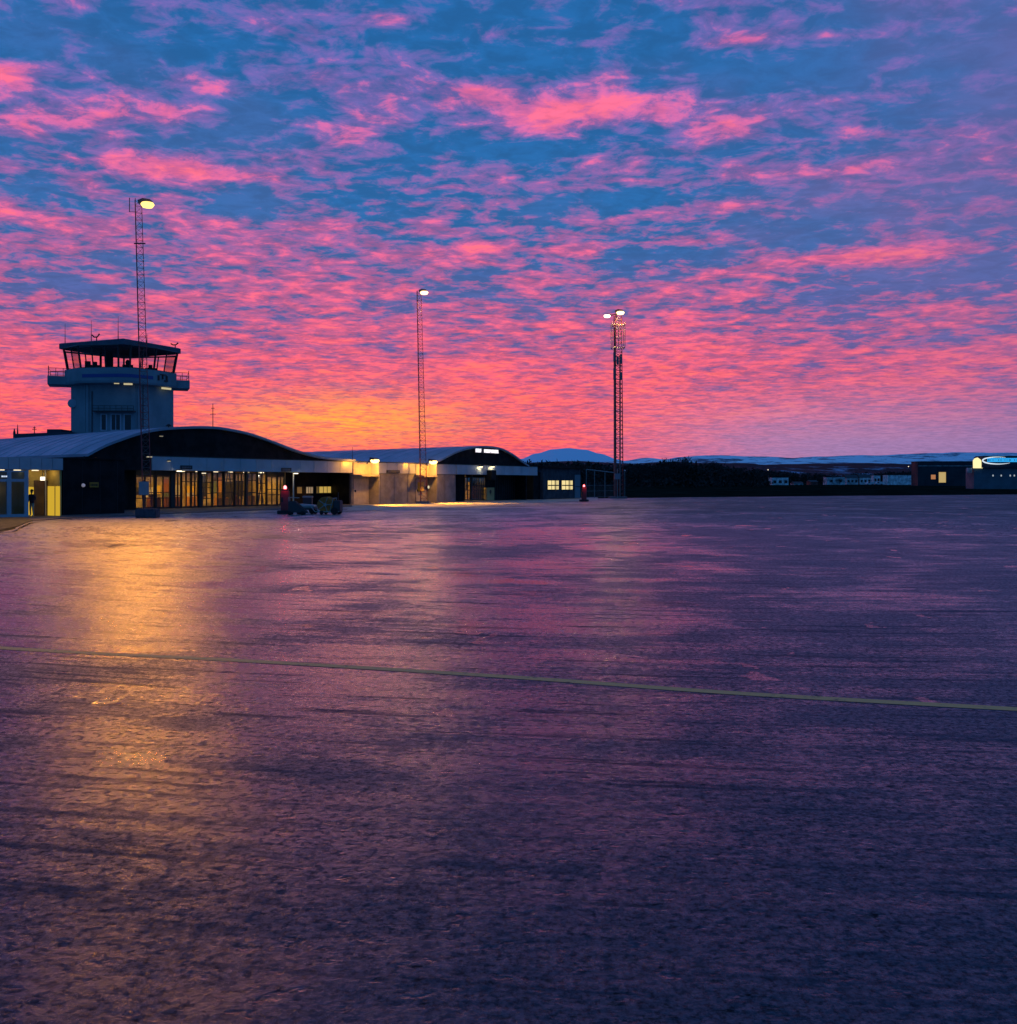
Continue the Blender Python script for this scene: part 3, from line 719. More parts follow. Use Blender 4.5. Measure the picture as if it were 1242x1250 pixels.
# terrace recess with three lit hatch windows
yr = RECESS+1.4
for (xa, xb, ya, yb, mt) in ((362.5,368,594.5,602,'dim'),(373.5,381.5,594.5,602,'mix'),(386,388.5,594,602,'dim'),(389.5,403.5,594,601.5,'bright')):
    s0, zt = fpt(xa, ya, -yr); s1, zb = fpt(xb, yb, -yr)
    e = {'dim': ((0.55,0.32,0.08), 0.16), 'mix': ((0.8,0.62,0.4), 0.28), 'bright': ((0.95,0.62,0.13), 0.52)}[mt]
    f = MB().box(s0-sT-0.06, s1-sT+0.06, yr-0.05, yr+0.0, zb-0.06, zt+0.06).build('window', frame_m, term)
    MB().box(s0-sT, s1-sT, yr-0.075, yr-0.055, zb, zt).build('pane', pmat('lit_pane_'+mt, (0.4,0.3,0.1), 0.3, emit=e[0], estr=e[1]), f)
    if mt != 'dim':
        m2 = MB()
        for k in (1, 2): c = s0-sT+(s1-s0)*k/3; m2.box(c-0.03, c+0.03, yr-0.10, yr-0.078, zb, zt)
        m2.build('glazing_bar', frame_m, f)
# entrance canopy post with a lamp, and small wall signs hung on the fascia
s, zt = fpt(360.3, 578, 0.0)
MB().tube((s-sT, -0.02+0.25, 0), (s-sT, 0.23, FB), 0.07, n=8).build('post', pmat('pale_post', (0.6,0.58,0.5), 0.5), term)
MB().tube((fS(430)-sT-0.1, 0.25, 0), (fS(430)-sT-0.1, 0.25, FB), 0.07, n=8).build('post', frame_m, term)
def lum(px, py, o, label, par=None, w=0.5, col=(1.0,0.88,0.62), st=3.0, power=12, name='wall_lamp'):
    s, z = fpt(px, py, o); t = bempty(name, s, -o, label, 'lamp', z, 'small lamps on the terminal front')
    MB().box(-w/2, w/2, -0.16, 0.06, 0.0, 0.10).build('housing', frame_m, t)
    MB().box(-w/2+0.03, w/2-0.03, -0.14, 0.04, -0.07, -0.002).build('diffuser', emat('lamp_glow_%d' % int(st*10), col, st), t)
    if power: lamp('POINT', 'bulb', (0, -0.2, -0.25), power, col, t, 0.12)
    return t
lum(361, 577.5, 0.25, 'small white lamp at the head of the pale post under the fascia')
lum(218.5, 574.6, 0.2, 'white lamp under the left small black sign', power=8)
lum(248.5, 577.2, 0.1, 'tiny white lamp right of the entrance doors, under the fascia', power=0, w=0.4, st=1.2)
lum(182, 557.2, 0.2, 'faint lamp on top of the dark gap at the left end of the pale fascia', power=0, w=0.5, st=0.5)
lum(154.5, 563.5, -0.3, 'small pale lamp on the dark fascia left of the mast', power=0, w=0.22, st=0.8)
lum(206, 562.5, 0.1, 'little pale camera lamp on the pale fascia', power=0, w=0.25, st=0.35)
lum(196.5, 532.0, 0.2, 'small dim lamp high on the black gable', power=0, w=0.3, st=0.22)
def fsign(px0, px1, y0, y1, o, label, bars=True, plate=frame_m, ink=None, name='wall_sign'):
    s0, z1 = fpt(px0, y0, o); s1, z0 = fpt(px1, y1, o)
    t = bempty(name, (s0+s1)/2, -o, label, 'sign', (z0+z1)/2); w = s1-s0; h = z1-z0
    MB().box(-w/2, w/2, -0.05, 0.0, -h/2, h/2).build('plate', plate, t)
    if bars:
        ink = ink or pmat('sign_ink_grey', (0.10,0.11,0.14), 0.5); mb = MB(); rr = random.Random(px0); x = -w*0.42
        while x < w*0.40:
            ww = rr.uniform(0.05, 0.13)*min(1.3, w); mb.box(x, min(x+ww, w*0.45), -0.062, -0.052, -h*0.22, h*0.2); x += ww+0.045
        mb.build('lettering', ink, t)
    return t
fsign(220.3, 234.5, 568, 572.8, 0.12, 'long narrow black sign hanging over the entrance doors')
fsign(343.5, 355.5, 571, 575.8, 0.12, 'narrow black sign at the lower edge of the fascia above the red beacon')
fsign(472, 488, 573.8, 577.6, 0.12, 'black sign plate between the two orange lamps')

# ---- link wing with the two sodium-lit door porches -------------------
sL = fS(430)
link = bempty('link_wing', sL, 0, 'low grey rendered wing with two orange-lit door porches', 'building')
fascia(link, sL, 430.6, 556.5, white_pan)
Lw = fS(557)-sL
MB().box(0, Lw, 0.08, 0.4, 0.0, FB-0.003).build('wall', render_, link)
MB().box(0, Lw, 0.4, 16, 3.9, 4.15).build('roof', dk if 'dk' in globals() else frame_m, link)
mb = MB()
for k in range(1, 8): mb.box(Lw*k/8-0.012, Lw*k/8+0.012, 0.062, 0.0795, 0.1, FB-0.05)
mb.build('wall_joint', pmat('joint_dark', (0.08,0.08,0.085), 0.9), link)
def porch(xa, xb, label):
    s0, s1 = fS(xa, 1.2)-sL, fS(xb, 1.2)-sL; w = s1-s0; c = (s0+s1)/2
    MB().box(s0, s1, -1.3, 0.06, 3.05, 3.22).build('porch_slab', pmat('slab_grey', (0.30,0.28,0.27), 0.7), link)
    MB().box(s1-0.16, s1, -1.25, 0.06, 0.0, 3.05).build('porch_fin', render_, link)
    MB().box(s1-0.12, s1, -1.15, -0.07, 3.24, 4.55).build('porch_side_panel', pmat('white_edge', (0.6,0.55,0.5), 0.5), link)
    MB().box(s0+0.05, s1-0.14, -0.13, -0.064, 3.26, 4.52).build('lamplit_fascia_patch', pmat('lamplit_fascia', (0.55,0.45,0.35), 0.5, var=0.15, vscale=1.5), link)  # fascia square toned warm to imitate the floodlight falling on it
    d = MB().box(s0+0.25, s1-0.3, 0.03, 0.078, 0.05, 2.75).build('door', pmat('door_grey', (0.33,0.31,0.31), 0.6, var=0.12, vscale=1.5), link)
    MB().box(s0+0.2, s0+0.25, 0.0, 0.078, 0.05, 2.8).box(s1-0.3, s1-0.25, 0.0, 0.078, 0.05, 2.8).build('frame', render_, d)
    MB().box(s0+0.45, s0+0.6, -0.02, 0.03, 1.35, 1.6).build('window', pmat('dark_pane', (0.01,0.012,0.018), 0.2), d)
    return s0, s1
SOD = (1.0, 0.40, 0.03)
def floodlight(px, py, o, label, power):
    s, z = fpt(px, py, o); t = bempty('floodlight', s, -o, label, 'floodlight', z, 'sodium floodlights over the porches')
    MB().path([(-0.1,0.9,-0.35),(-0.1,0.5,0.15),(0,0.1,0.12)], 0.045).build('bracket', frame_m, t)
    MB().prism([(-0.42,-0.30,0.02),(-0.42,0.28,0.20),(-0.42,0.30,0.36),(-0.42,-0.22,0.26)], (0.84,0,0)).build('housing', frame_m, t)
    MB().lathe((0.0,-0.12,0.02), [(0.05,-0.30),(0.34,-0.24),(0.48,-0.04),(0.40,0.12)], 'z', 14).build('lens', emat('sodium_lens', (1.0,0.62,0.18), 5.0), t)
    lamp('SPOT', 'bulb', (0, -0.75, -0.25), power*0.34, SOD, t, 0.18, target=(0, 1.6, -1.6), angle=150, blend=0.5)
    lamp('SPOT', 'beam', (0, -0.6, -0.45), power*6.0, SOD, t, 0.2, target=(0, -5.2, -5.0), angle=86, blend=0.6)
    return t
porch(440.8, 463.2, ''); porch(517, 533.8, '')
floodlight(456.8, 562.4, 1.7, 'glowing orange floodlight over the left grey porch', 2600)
floodlight(528.2, 564.0, 1.7, 'glowing orange floodlight over the right porch, beside the second mast', 2600)
s, z = fpt(514.6, 594.2, 0.2)
t = bempty('wall_box', s, -0.10, 'upright yellow box on the wall left of the right porch', 'box', z)
MB().box(-0.42, 0.42, -0.18, 0.16, -0.55, 0.55).build('cabinet', pmat('yellow_paint', (0.62,0.42,0.04), 0.5, var=0.1), t, bevel=0.02)
MB().box(-0.34, 0.34, -0.195, -0.182, -0.45, 0.45).build('door', pmat('yellow_paint2', (0.70,0.50,0.08), 0.5), t)
s, z = fpt(523.6, 594.6, 0.3)
t = bempty('clock', s, -0.25, 'small round white face on the right porch door', 'clock', z); MB().lathe((0,0,0), [(0.20,-0.02),(0.22,0.02),(0.2,0.25)], 'y', 16).build('case', frame_m, t); MB().lathe((0,-0.03,0), [(0.02,-0.01),(0.19,0.0),(0.19,0.01)], 'y', 16).build('face', emat('pale_face', (1.0,0.8,0.5), 0.8), t)

# ---- vaulted hall front ------------------------------------------------
fascia(hall, sH, 557.5, 656, white_pan, 2.2, o=0.15)
def hs(x, o=0.0): return fS(x, o)-sH
MB().box(0.05, hs(655), 0.5, 9, FB+0.05, FB+0.3).build('ceiling', black, hall)
MB().box(0.05, hs(567,-2), 2.0, 2.3, 0, FB+0.04).box(hs(604,-2), hs(634,-2), 2.0, 2.3, 0, FB+0.04).box(hs(643,-2), hs(656,-2), 2.0, 2.3, 0, FB+0.04).box(hs(592.5,-2), hs(604,-2), 2.0, 2.3, 0, FB+0.04).each('front_wall', black, hall)
mb = MB(); x = hs(604.5,-2)
while x < hs(634,-2): mb.box(x, x+0.10, 1.93, 1.998, 0.1, FB); x += 0.55
mb.build('cladding_rib', pmat('rib_dark', (0.03,0.03,0.034), 0.6), hall)
MB().box(hs(567,-2), hs(592.5,-2), 5.0, 5.2, 0, FB+0.04).build('inner_wall', cream, hall)
MB().box(0.0, hs(656), -0.2, 9, -0.2, 0.02).build('floor', floor_m, hall)
for a, b, c in ((567.5,574.5,2),(576.5,584,3),(584.3,592.2,3)): glazing(a, b, 3.1, c, (0.9,1.4,2.0), o=-2.0, parent=hall, sp=sH)
mb = MB(); mb.box(hs(574.5,-2), hs(576.5,-2), 1.9, 2.1, 0, FB); mb.build('pier', frame_m, hall)
lamp('AREA', 'hall_light', ((hs(570,-2)+hs(592,-2))/2, 3.4, FB-0.1), 170, (1.0,0.62,0.22), hall, 1.5)
ir = random.Random(4)
for k in range(5):
    a = hs(568,-4)+k*1.1; MB().box(a, a+ir.uniform(0.3,0.8), 4.7, 4.98, 0.02, ir.uniform(1.2,2.6)).build('wall_panel', ir.choice(cols), hall)
# yellow door with dark emblem, pale door
s0, zt = fpt(594.3, 595.2, -1.6); s1, zb = fpt(603.7, 609.5, -1.6)
d = MB().box(s0-sH, s1-sH, 1.6, 1.99, 0.05, zt).build('door', pmat('yellow_door', (0.55,0.40,0.16), 0.6, var=0.1), hall); d['label'] = 'yellow lit door'
c = (s0+s1)/2-sH; MB().lathe((c,1.595,zt*0.68), [(0.02,-0.01),(0.26,-0.005),(0.26,0.01)], 'y', 12).box(c-0.05,c+0.05,1.588,1.598,zt*0.45,zt*0.66).build('emblem', pmat('emblem_brown', (0.12,0.04,0.02), 0.6), d)
s0, _ = fpt(635.3, 600, -1.8); s1, _ = fpt(641.8, 600, -1.8)
d = MB().box(s0-sH+0.35, s1-sH, 1.8, 1.99, 0.05, 2.45).build('door', pmat('pale_door', (0.5,0.52,0.5), 0.6), hall)
MB().box(s0-sH-0.05, s0-sH+0.2, 1.85, 1.99, 0.05, 2.45).build('sidelight', pmat('pale_door', (0.5,0.52,0.5), 0.6), d)
def wash(px, py, label):
    s, z = fpt(px, py, 0.5); t = bempty('wash_lamp', s, -0.5, label, 'lamp', z, 'twin lamps washing the hall fascia')
    MB().box(-0.22, 0.22, -0.12, 0.25, 0, 0.16).build('housing', frame_m, t); MB().box(-0.19,0.19,-0.1,0.2,-0.07,-0.004).build('diffuser', emat('wash_glow', (1.0,0.86,0.45), 4.0), t)
    lamp('POINT', 'bulb', (0, 0.02, -0.22), 16, (1.0,0.80,0.38), t, 0.08)
wash(588, 569.5, 'yellow-white wash lamp on the hall fascia, directly left of the yellow door'); wash(602.3, 569.5, 'yellow-white wash lamp on the hall fascia, directly above the yellow door')
lum(639, 583.2, -1.0, 'small white lamp over the pale door at the right end of the hall', power=14, w=0.45)
MB().box(hs(594.5,0.2), hs(600.5,0.2), -0.9, 0.05, 2.75, 4.0).build('entrance_hood', black, hall)
# glowing sign on the crown: two words of which only bright strokes can be made out
s0, z1 = fpt(581.3, 549.0, 0.25); s1, z0 = fpt(608.7, 553.3, 0.25)
sg = bempty('roof_sign', s0, -0.25, 'short glowing white two-word sign on the crown of the far arch', 'sign', z0)
W_ = s1-s0; Hh = 0.47; mb = MB(); rr = random.Random(8)
def letter(mb, x, w, h, style):
    st = 0.085
    if style in (0, 1, 2, 3): mb.box(x, x+st, -0.06, 0.06, 0, h)
    if style in (0, 2): mb.box(x+w-st, x+w, -0.06, 0.06, 0, h)
    if style in (0, 1, 4): mb.box(x+st, x+w-st, -0.06, 0.06, h-st, h)
    if style in (1, 2, 4): mb.box(x+st, x+w-st, -0.06, 0.06, h*0.5-st/2, h*0.5+st/2)
    if style in (0, 3, 4): mb.box(x+st, x+w-st, -0.06, 0.06, 0, st)
    if style == 4: mb.box(x, x+st, -0.06, 0.06, h*0.5+st/2, h-st); mb.box(x+w-st, x+w, -0.06, 0.06, st, h*0.5-st/2)
x = 0.0
while x < W_*0.22: w = 0.27; letter(mb, x, w, Hh, rr.randrange(5)); x += w+0.07
x = W_*0.37
while x < W_*0.98: w = 0.26; letter(mb, x, w, Hh*0.92, rr.randrange(5)); x += w+0.06
mb.build('lettering', emat('sign_white', (1.0,0.93,1.0), 1.3), sg)
MB().box(-0.1, W_+0.1, 0.08, 0.2, -0.08, 0.55).build('backing_board', frame_m, sg)

# ---- small office and gate right of the hall ---------------------------
sO = fS(664)
off = bempty('office_block', sO, 0, 'small flat-roofed dark office with two bright barred windows', 'building')
oW = fS(709.5)-sO; blk = pmat('dark_blue_boards', (0.030,0.042,0.060), 0.8, var=0.2, vscale=1.0)
MB().box(0, oW, 0.1, 8, 0, 4.55).build('wall', blk, off); MB().box(-0.3, oW+0.3, -0.3, 8.3, 4.55, 4.85).build('roof', black, off)
for xa, xb in ((669.2,682.2),(686.3,699.2)):
    s0, zt = fpt(xa, 586.6, 0); s1, zb = fpt(xb, 597.4, 0)
    f = MB().box(s0-sO-0.08, s1-sO+0.08, 0.02, 0.098, zb-0.08, zt+0.08).build('window', frame_m, off)
    MB().box(s0-sO, s1-sO, -0.01, 0.018, zb, zt).build('pane', emat('office_pane', (1.0,0.80,0.36), 0.95), f)
    m2 = MB(); w = s1-s0; m2.box(s0-sO, s1-sO, -0.04, -0.013, zb+(zt-zb)*0.40, zb+(zt-zb)*0.52)
    for u_, ww in ((0.33,0.05),(0.66,0.13),(0.82,0.05)): m2.box(s0-sO+w*u_-ww, s0-sO+w*u_+ww, -0.045, -0.014, zb, zt)
    m2.build('glazing_bar', frame_m, f)
s0, zt = fpt(702.3, 579.5, 0); s1, _ = fpt(709, 600, 0)
d = MB().box(s0-sO, s1-sO, 0.03, 0.098, 0.05, zt).build('door', pmat('teal_door', (0.10,0.20,0.25), 0.5), off); MB().box(s0-sO+0.1, s1-sO-0.1, 0.0, 0.028, 1.75, 1.85).build('crossbar', frame_m, d)
MB().box(fS(656)-sO, 0, 0.6, 6, 0, 3.9).build('link_wall', black, off)
gp = pix(716, 158); gq = pix(752, 166)
t = empty('service_gate', (gp.x, gp.y, 0), math.atan2(gq.y-gp.y, gq.x-gp.x), 'tall open gate frame of thin posts between the office and the tallest mast', 'gate')
L = (gq-gp).length; gate_m = pmat('galvanised', (0.20,0.22,0.24), 0.5); h0 = 4.45
MB().tube((0,0,h0), (L,0,h0-0.45), 0.10).build('top_beam', gate_m, t)
for u_ in (0.0, 0.27, 0.62, 1.0):
    MB().tube((L*u_,0,0), (L*u_,0,h0-0.45*u_), 0.07).build('post', gate_m, t)
mb = MB()
for k in range(24): x = L*(k+0.5)/24; mb.tube((x,0,0.15), (x,0,2.0), 0.012, n=3)
for z in (0.15, 1.1, 2.0): mb.tube((0,0,z), (L,0,z), 0.02, n=4)
mb.build('mesh_panel', gate_m, t)
p = pix(754, 152); t = empty('equipment_post', (p.x, p.y, 0), 0, 'post with a pale square cabinet in front of the tallest mast', 'post')
MB().tube((0,0,0), (0,0,4.5), 0.06).build('pole', gate_m, t); MB().box(-0.42,0.42,-0.2,0.2,2.9,3.75).build('cabinet', pmat('cabinet_grey', (0.20,0.21,0.26), 0.5), t, bevel=0.02)
p = pix(763, 156); t = empty('marker_pole', (p.x, p.y, 0), 0, 'thin pole with a tiny pale head just right of the tallest mast', 'pole'); MB().tube((0,0,0), (0,0,4.2), 0.04).build('pole', gate_m, t); MB().lathe((0,0,4.25), [(0.05,-0.12),(0.16,0),(0.05,0.14)], n=8).build('head', pale if 'pale' in globals() else alu, t)

# ---- black corner block and entrance wing on the left ------------------
OB = 6.4; sB = fS(77, OB)
blkb = bempty('corner_block', sB, -OB, 'windowless black corner block left of the glass hall', 'building')
bw = fS(152, OB)-sB; hb = 4.05
mb = MB(); mb.box(0, bw, 0.0, 8.0, 0.0, hb); mb.build('wall', black, blkb)
zc = fpt(105, 553.8, 0)[1]; scn = fS(105)-sB
mb = MB()
for k in range(int(bw/1.5)+1): mb.box(k*1.5+0.02, k*1.5+0.05, -0.02, -0.001, 0.1, hb-0.1)
mb.build('cladding_joint', pmat('joint_black', (0.02,0.02,0.024), 0.6), blkb)
MB().box(-0.05, bw+0.05, -0.08, 8.0, hb, hb+0.08).build('coping', black, blkb)
fsign(109.2, 120, 588.6, 594.9, OB+0.03, 'dull yellow-edged notice on the black corner block', True, pmat('dull_yellow', (0.6,0.22,0.02), 0.6), pmat('ink_dark', (0.02,0.02,0.01), 0.7), 'notice_board')
s, z = fpt(102.4, 592.4, OB+0.1); t = bempty('bulkhead_lamp', s, -OB-0.02, 'oval grey bulkhead lamp left of the dull yellow notice', 'lamp', z)
MB().lathe((0,0,0), [(0.05,-0.14),(0.11,-0.10),(0.14,0.0)], 'y', 12).build('cover', pmat('opal_cover', (0.5,0.5,0.5), 0.4, emit=(0.6,0.55,0.7), estr=0.25), t); MB().lathe((0,0,0), [(0.16,0.0),(0.16,0.02)], 'y', 12).build('rim', frame_m, t)

OW = 8.0; sE = fS(-130, OW)
wing = bempty('entrance_wing', sE, -OW, 'low entrance wing with pale glazed doors and a yellow lit porch', 'building')
es = lambda x, o=OW: fS(x, o)-sE
eW = es(76.5)
n = 14; mb = MB()
for k in range(n): mb.box(eW*k/n+0.015, eW*(k+1)/n-0.015, -0.05, 0.1, 3.22, 4.02)
mb.build('fascia', white_pan, wing)
MB().box(0, eW, 0.1, 13, 3.22, 3.98).build('roof', pmat('felt_roof', (0.06,0.065,0.08), 0.9), wing)
MB().box(0, eW, 0.1, 8, -0.2, 0.04).build('floor', floor_m, wing)
yw = OW-6.5       # depth of the yellow wall behind the fascia line
# recessed yellow porch between x=34 and x=76
ys0, ys1 = es(33, 6.5)-0.5, es(76.0)-0.1
MB().box(ys0, ys1, yw, yw+0.2, 0.04, 3.2).build('porch_wall', ochre, wing)
MB().box(es(76.0)-0.1, es(76.8), 0.15, yw, 0.04, 3.2).build('porch_side_wall', ochre, wing)
gl_y = emat('yellow_wall_glow', (1.0,0.62,0.05), 0.62)  # glow put into the yellow wall strips under the soffit lamps
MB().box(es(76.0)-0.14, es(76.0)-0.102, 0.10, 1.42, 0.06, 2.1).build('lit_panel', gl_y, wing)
def pd(xa, xb, z1, m, name='door', out=0.06, z0=0.05):
    a, b = es(xa, 6.5+out), es(xb, 6.5+out); return MB().box(a, b, yw-out, yw-0.002, z0, z1).build(name, m, wing)
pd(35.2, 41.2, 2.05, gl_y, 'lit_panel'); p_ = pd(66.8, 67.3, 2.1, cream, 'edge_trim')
m_ = MB()
m_.box(es(76.0)-0.16, es(76.0)-0.142, 0.55, 0.62, 0.06, 2.1)
m_.build('divider', cream, p_)
d = pd(42, 55.2, 2.5, brown); pd(57, 66.6, 2.5, brown)
MB().box(es(55.2,6.6), es(56.2,6.6), yw-0.12, yw-0.003, 0.05, 3.2).build('mullion', alu, wing)
for px, pw in ((44, 7), (60, 4)):
    lamp('POINT', 'porch_bulb', (es(px, 7.2), OW-7.2, 3.0), pw, (1.0,0.72,0.30), wing, 0.1)
lumz = MB(); a = es(52, 7.2); lumz.box(a-0.12, a+0.12, yw-0.8, yw-0.62, 2.5, 2.75).build('porch_lamp', emat('porch_glow', (1.0,0.9,0.65), 2.2), wing)
MB().tube((a, yw-0.7, 2.75), (a, yw-0.7, 3.22), 0.02).build('lamp_rod', frame_m, wing)
for px in (43, 21, 1): a = es(px, 7.3); MB().box(a-0.2, a+0.2, 0.6, 0.8, 3.15, 3.215).build('ceiling_light', emat('cl_small', (1.0,0.8,0.5), 1.4), wing)
# pale framed glass vestibule
def vest(x0, x1, zt, rails, cols):
    s0, s1 = es(x0), es(x1); mb = MB(); tw = 0.10
    mb.box(s0, s0+tw, -0.02, 0.08, 0.04, zt); mb.box(s1-tw, s1, -0.02, 0.08, 0.04, zt)
    mb.box(s0+tw, s1-tw, -0.015, 0.075, 0.04, 0.26); mb.box(s0+tw, s1-tw, -0.015, 0.075, zt-0.1, zt)
    for r in rails: mb.box(s0+tw, s1-tw, -0.015, 0.075, r-0.09, r+0.09)
    f = mb.build('window', alu, wing); MB().box(s0+0.05, s1-0.05, 0.02, 0.035, 0.1, zt-0.05).build('pane', GLASS, f)
for a, b in ((-48,-36),(-34,-20),(-18,-5),(-3,10.2),(12,31.5)): vest(a, b, 3.15, (2.50,), 1)
mb = MB()
for a, b in ((-36,-34),(-20,-18),(-5,-3),(10.2,12),(31.5,34.5),(-130,-48)): mb.box(es(a), es(b), -0.03, 0.12, 0.04, 3.2)
mb.each('mullion', alu, wing)
MB().box(es(34.5)-0.12, es(34.5), 0.12, 5.2, 0.04, 3.2).build('vestibule_side', pmat('green_grey_panel', (0.20,0.24,0.12), 0.6), wing)
MB().box(es(-60), es(34.5)-0.12, 5.2, 5.4, 0.04, 3.2).build('vestibule_back', pmat('dim_inner', (0.045,0.035,0.028), 0.8), wing)
ir = random.Random(9)
for k in range(9):
    a = es(-30)+k*0.95; MB().box(a, a+0.5, 4.6, 4.9, 0.9, 1.0+ir.uniform(0.1,0.45)).build('shelf_item', ir.choice(cols), wing)
MB().box(es(-40), es(32), 4.5, 5.1, 0.04, 0.9).build('counter', pmat('dark_cabinet', (0.03,0.025,0.02), 0.5), wing)
lamp('POINT', 'vestibule_bulb', (es(5), 4.0, 1.9), 5, (1.0,0.70,0.35), wing, 0.15); lamp('POINT', 'vestibule_bulb', (es(22), 3.9, 1.9), 5, (1.0,0.62,0.35), wing, 0.15)
s_, z_ = fpt(6.5, 581.5, OW+0.2); t = bempty('door_sign', s_, -OW-0.02, 'tiny pale lit number plate over the glazed doors', 'sign', z_)
MB().box(-0.22,0.22,-0.06,0.0,-0.07,0.07).build('plate', alu, t); MB().box(-0.19,-0.05,-0.08,-0.062,-0.045,0.045).box(0.0,0.07,-0.08,-0.062,-0.045,0.045).box(0.11,0.19,-0.08,-0.062,-0.045,0.045).build('lettering', emat('tiny_sign', (0.75,0.85,1.0), 0.9), t)

# ---- roof plant block on the left ----------------------------------
Zp = 118.0; p = pix(50, Zp); kz = Zp/F
zz = lambda y: (HY-y)*kz + CAMH
t = empty('roof_plant', (p.x, Zp, 7.0), 0, 'long low dark box on the roof left of the tower', 'roof structure')
rx = lambda x: (x-50)*kz
MB().prism([(rx(16),0,0.0),(rx(16),0,zz(529.6)-7),(rx(84),0,zz(527.2)-7),(rx(88),0,0.0)], (0,5,0)).build('plant_box', pmat('plant_dark', (0.03,0.04,0.06), 0.8), t)
MB().box(rx(52.5), rx(70), 1, 4, zz(528.4)-7, zz(523.4)-7).build('plant_hatch', pmat('plant_dark', (0.03,0.04,0.06), 0.8), t)
antenna(21.5, 518, 528.4, Zp+1, 'short aerial at the left end of the roof box', 0.06); antenna(17.5, 523, 528.6, Zp+1, 'stubby aerial at the far left corner of the roof box', 0.1); antenna(42, 520.5, 528.2, Zp+1, 'thin aerial with a T head halfway along the roof box', 0.04, 'cross')
antenna(260, 492.5, 521.2, 93.0, 'slender crossed aerial on the crown of the terminal arch', 0.03, 'cross')
antenna(430.5, 545.5, 562, 109.0, 'thin rod aerial where the terminal meets the grey wing', 0.028)
antenna(206, 517.5, 522.5, 90.5, 'small twin-headed roof lamp bracket beside the tower foot', 0.05, 'cross')

# ------------------------------------------------------------------ lattice masts
galv = pmat('mast_steel', (0.15,0.12,0.12), 0.5, metal=0.3); mred = pmat('mast_red', (0.26,0.045,0.05), 0.55)
def mast(px_t, y_t, px_b, y_b, w_t, w_b, label, nseg, leg_r, red_from=0.0, label_head=None, rot=0.4, gap=1.0):
    b = gpt(px_b, y_b); Z = b.y; H = (HY-y_t)*Z/F + CAMH; tx = (px_t-px_b)*Z/F
    t = empty('lattice_mast', (b.x, b.y, 0), 0, label, 'mast', 'lattice lighting masts')
    def corner(k, f):
        w = w_b + (w_t-w_b)*f; a = rot + 2*math.pi*k/3
        return Vector((tx*f + w*0.577*math.cos(a), w*0.577*math.sin(a), H*f))
    for k in range(3): MB().tube(corner(k,0), corner(k,1), leg_r, leg_r*0.75, n=6).build('leg', mred, t)
    # painted sections: bracing alternates red and grey
    for part in range(8):
        mb = MB(); mt = (mred, galv)[part % 2]
        for i in range(nseg):
            if i*8//nseg != part: continue
            f0, f1 = i/nseg, (i+1)/nseg
            for k in range(3):
                a, c = corner(k, f0), corner((k+1) % 3, f1); d = corner((k+1) % 3, f0)
                mb.tube(a, d, leg_r*0.42, n=3)
                if i % 2: mb.tube(a, c, leg_r*0.42, n=3)
                else: mb.tube(d, corner(k, f1), leg_r*0.42, n=3)
        mb.build('bracing', mt, t)
    f = MB().box(-w_b*0.9, w_b*0.9, -w_b*0.9, w_b*0.9, -0.2, 0.25).build('foundation', pmat('foundation_grey', (0.16,0.16,0.18), 0.8), t)
    return t, H, tx, Z
def head(parent_H, b, dx, label, w, face=1, power=0, col=SOD, z=None, ang=150, bl=0.9, st=12.0, group='lamp heads on the masts', lcol=(1.0,0.74,0.28), tgt=None):
    t = empty('mast_floodlight', (b.x+dx, b.y, z), 0, label, 'floodlight', group)
    MB().prism([(-w*0.55,-0.25,0.04*w),(-w*0.62,-0.25,0.26*w),(-w*0.25,-0.25,0.42*w),(w*0.3,-0.25,0.34*w),(w*0.42,-0.25,0.12*w)] if face > 0 else [(w*0.5,-0.25,0.0),(w*0.5,-0.25,0.2*w),(0,-0.25,0.30*w),(-w*0.42,-0.25,0.12*w)], (0,0.5,0)).build('housing', galv, t)
    MB().lathe((0.06*w*face,-0.05,0.0), [(0.10*w,-0.27*w),(0.36*w,-0.22*w),(0.50*w,-0.02*w),(0.42*w,0.11*w),(0.1*w,0.14*w)], 'z', 18).build('lens', emat('lens_%d' % int(st*10), lcol, st), t)
    if power:
        l = lamp('SPOT', 'bulb', (0, -0.5, -0.35*w), power, col, t, 0.35, target=tgt, angle=ang, blend=bl)
    return t
m1, H1, tx1, Z1 = mast(167.6, 243, 178.5, 629.5, 0.50, 0.66, 'nearest red and grey lattice mast, rising in front of the control tower', 46, 0.030)
b1 = gpt(178.5, 629.5)
head(H1, b1, (179.5-178.5)*Z1/F, 'large blazing orange head on the nearest mast, above the control tower', 0.95, 1, 44000, SOD, (HY-249.5)*Z1/F+CAMH, st=2.4, lcol=(1.0,0.62,0.16), tgt=(3.0,-20,-22), ang=74, bl=1.0)
MB().tube((tx1+0.05, 0, H1-0.1), (tx1+0.4, 0, H1+0.0), 0.06).tube((tx1-0.55,0,H1-0.9), (tx1-0.55,0,H1+0.1), 0.03).tube((tx1-0.55,0,H1-0.9),(tx1,0,H1-0.9),0.02).build('head_bracket', galv, m1)
MB().tube((tx1*0.8-0.35,0,H1*0.86), (tx1*0.8+0.45,0,H1*0.86), 0.05).build('crossbar', galv, m1)
m2, H2, tx2, Z2 = mast(511, 355, 516.5, 614.3, 0.55, 0.85, 'slender red lattice mast in front of the grey wing', 44, 0.038, rot=0.2)
b2 = gpt(516.5, 614.3)
head(H2, b2, (517.5-516.5)*Z2/F, 'pale yellow lamp head on top of the slender middle mast', 0.95, 1, 1500, (1.0,0.62,0.22), (HY-357)*Z2/F+CAMH, st=4.0, lcol=(1.0,0.66,0.28), tgt=(4,-14,-22))
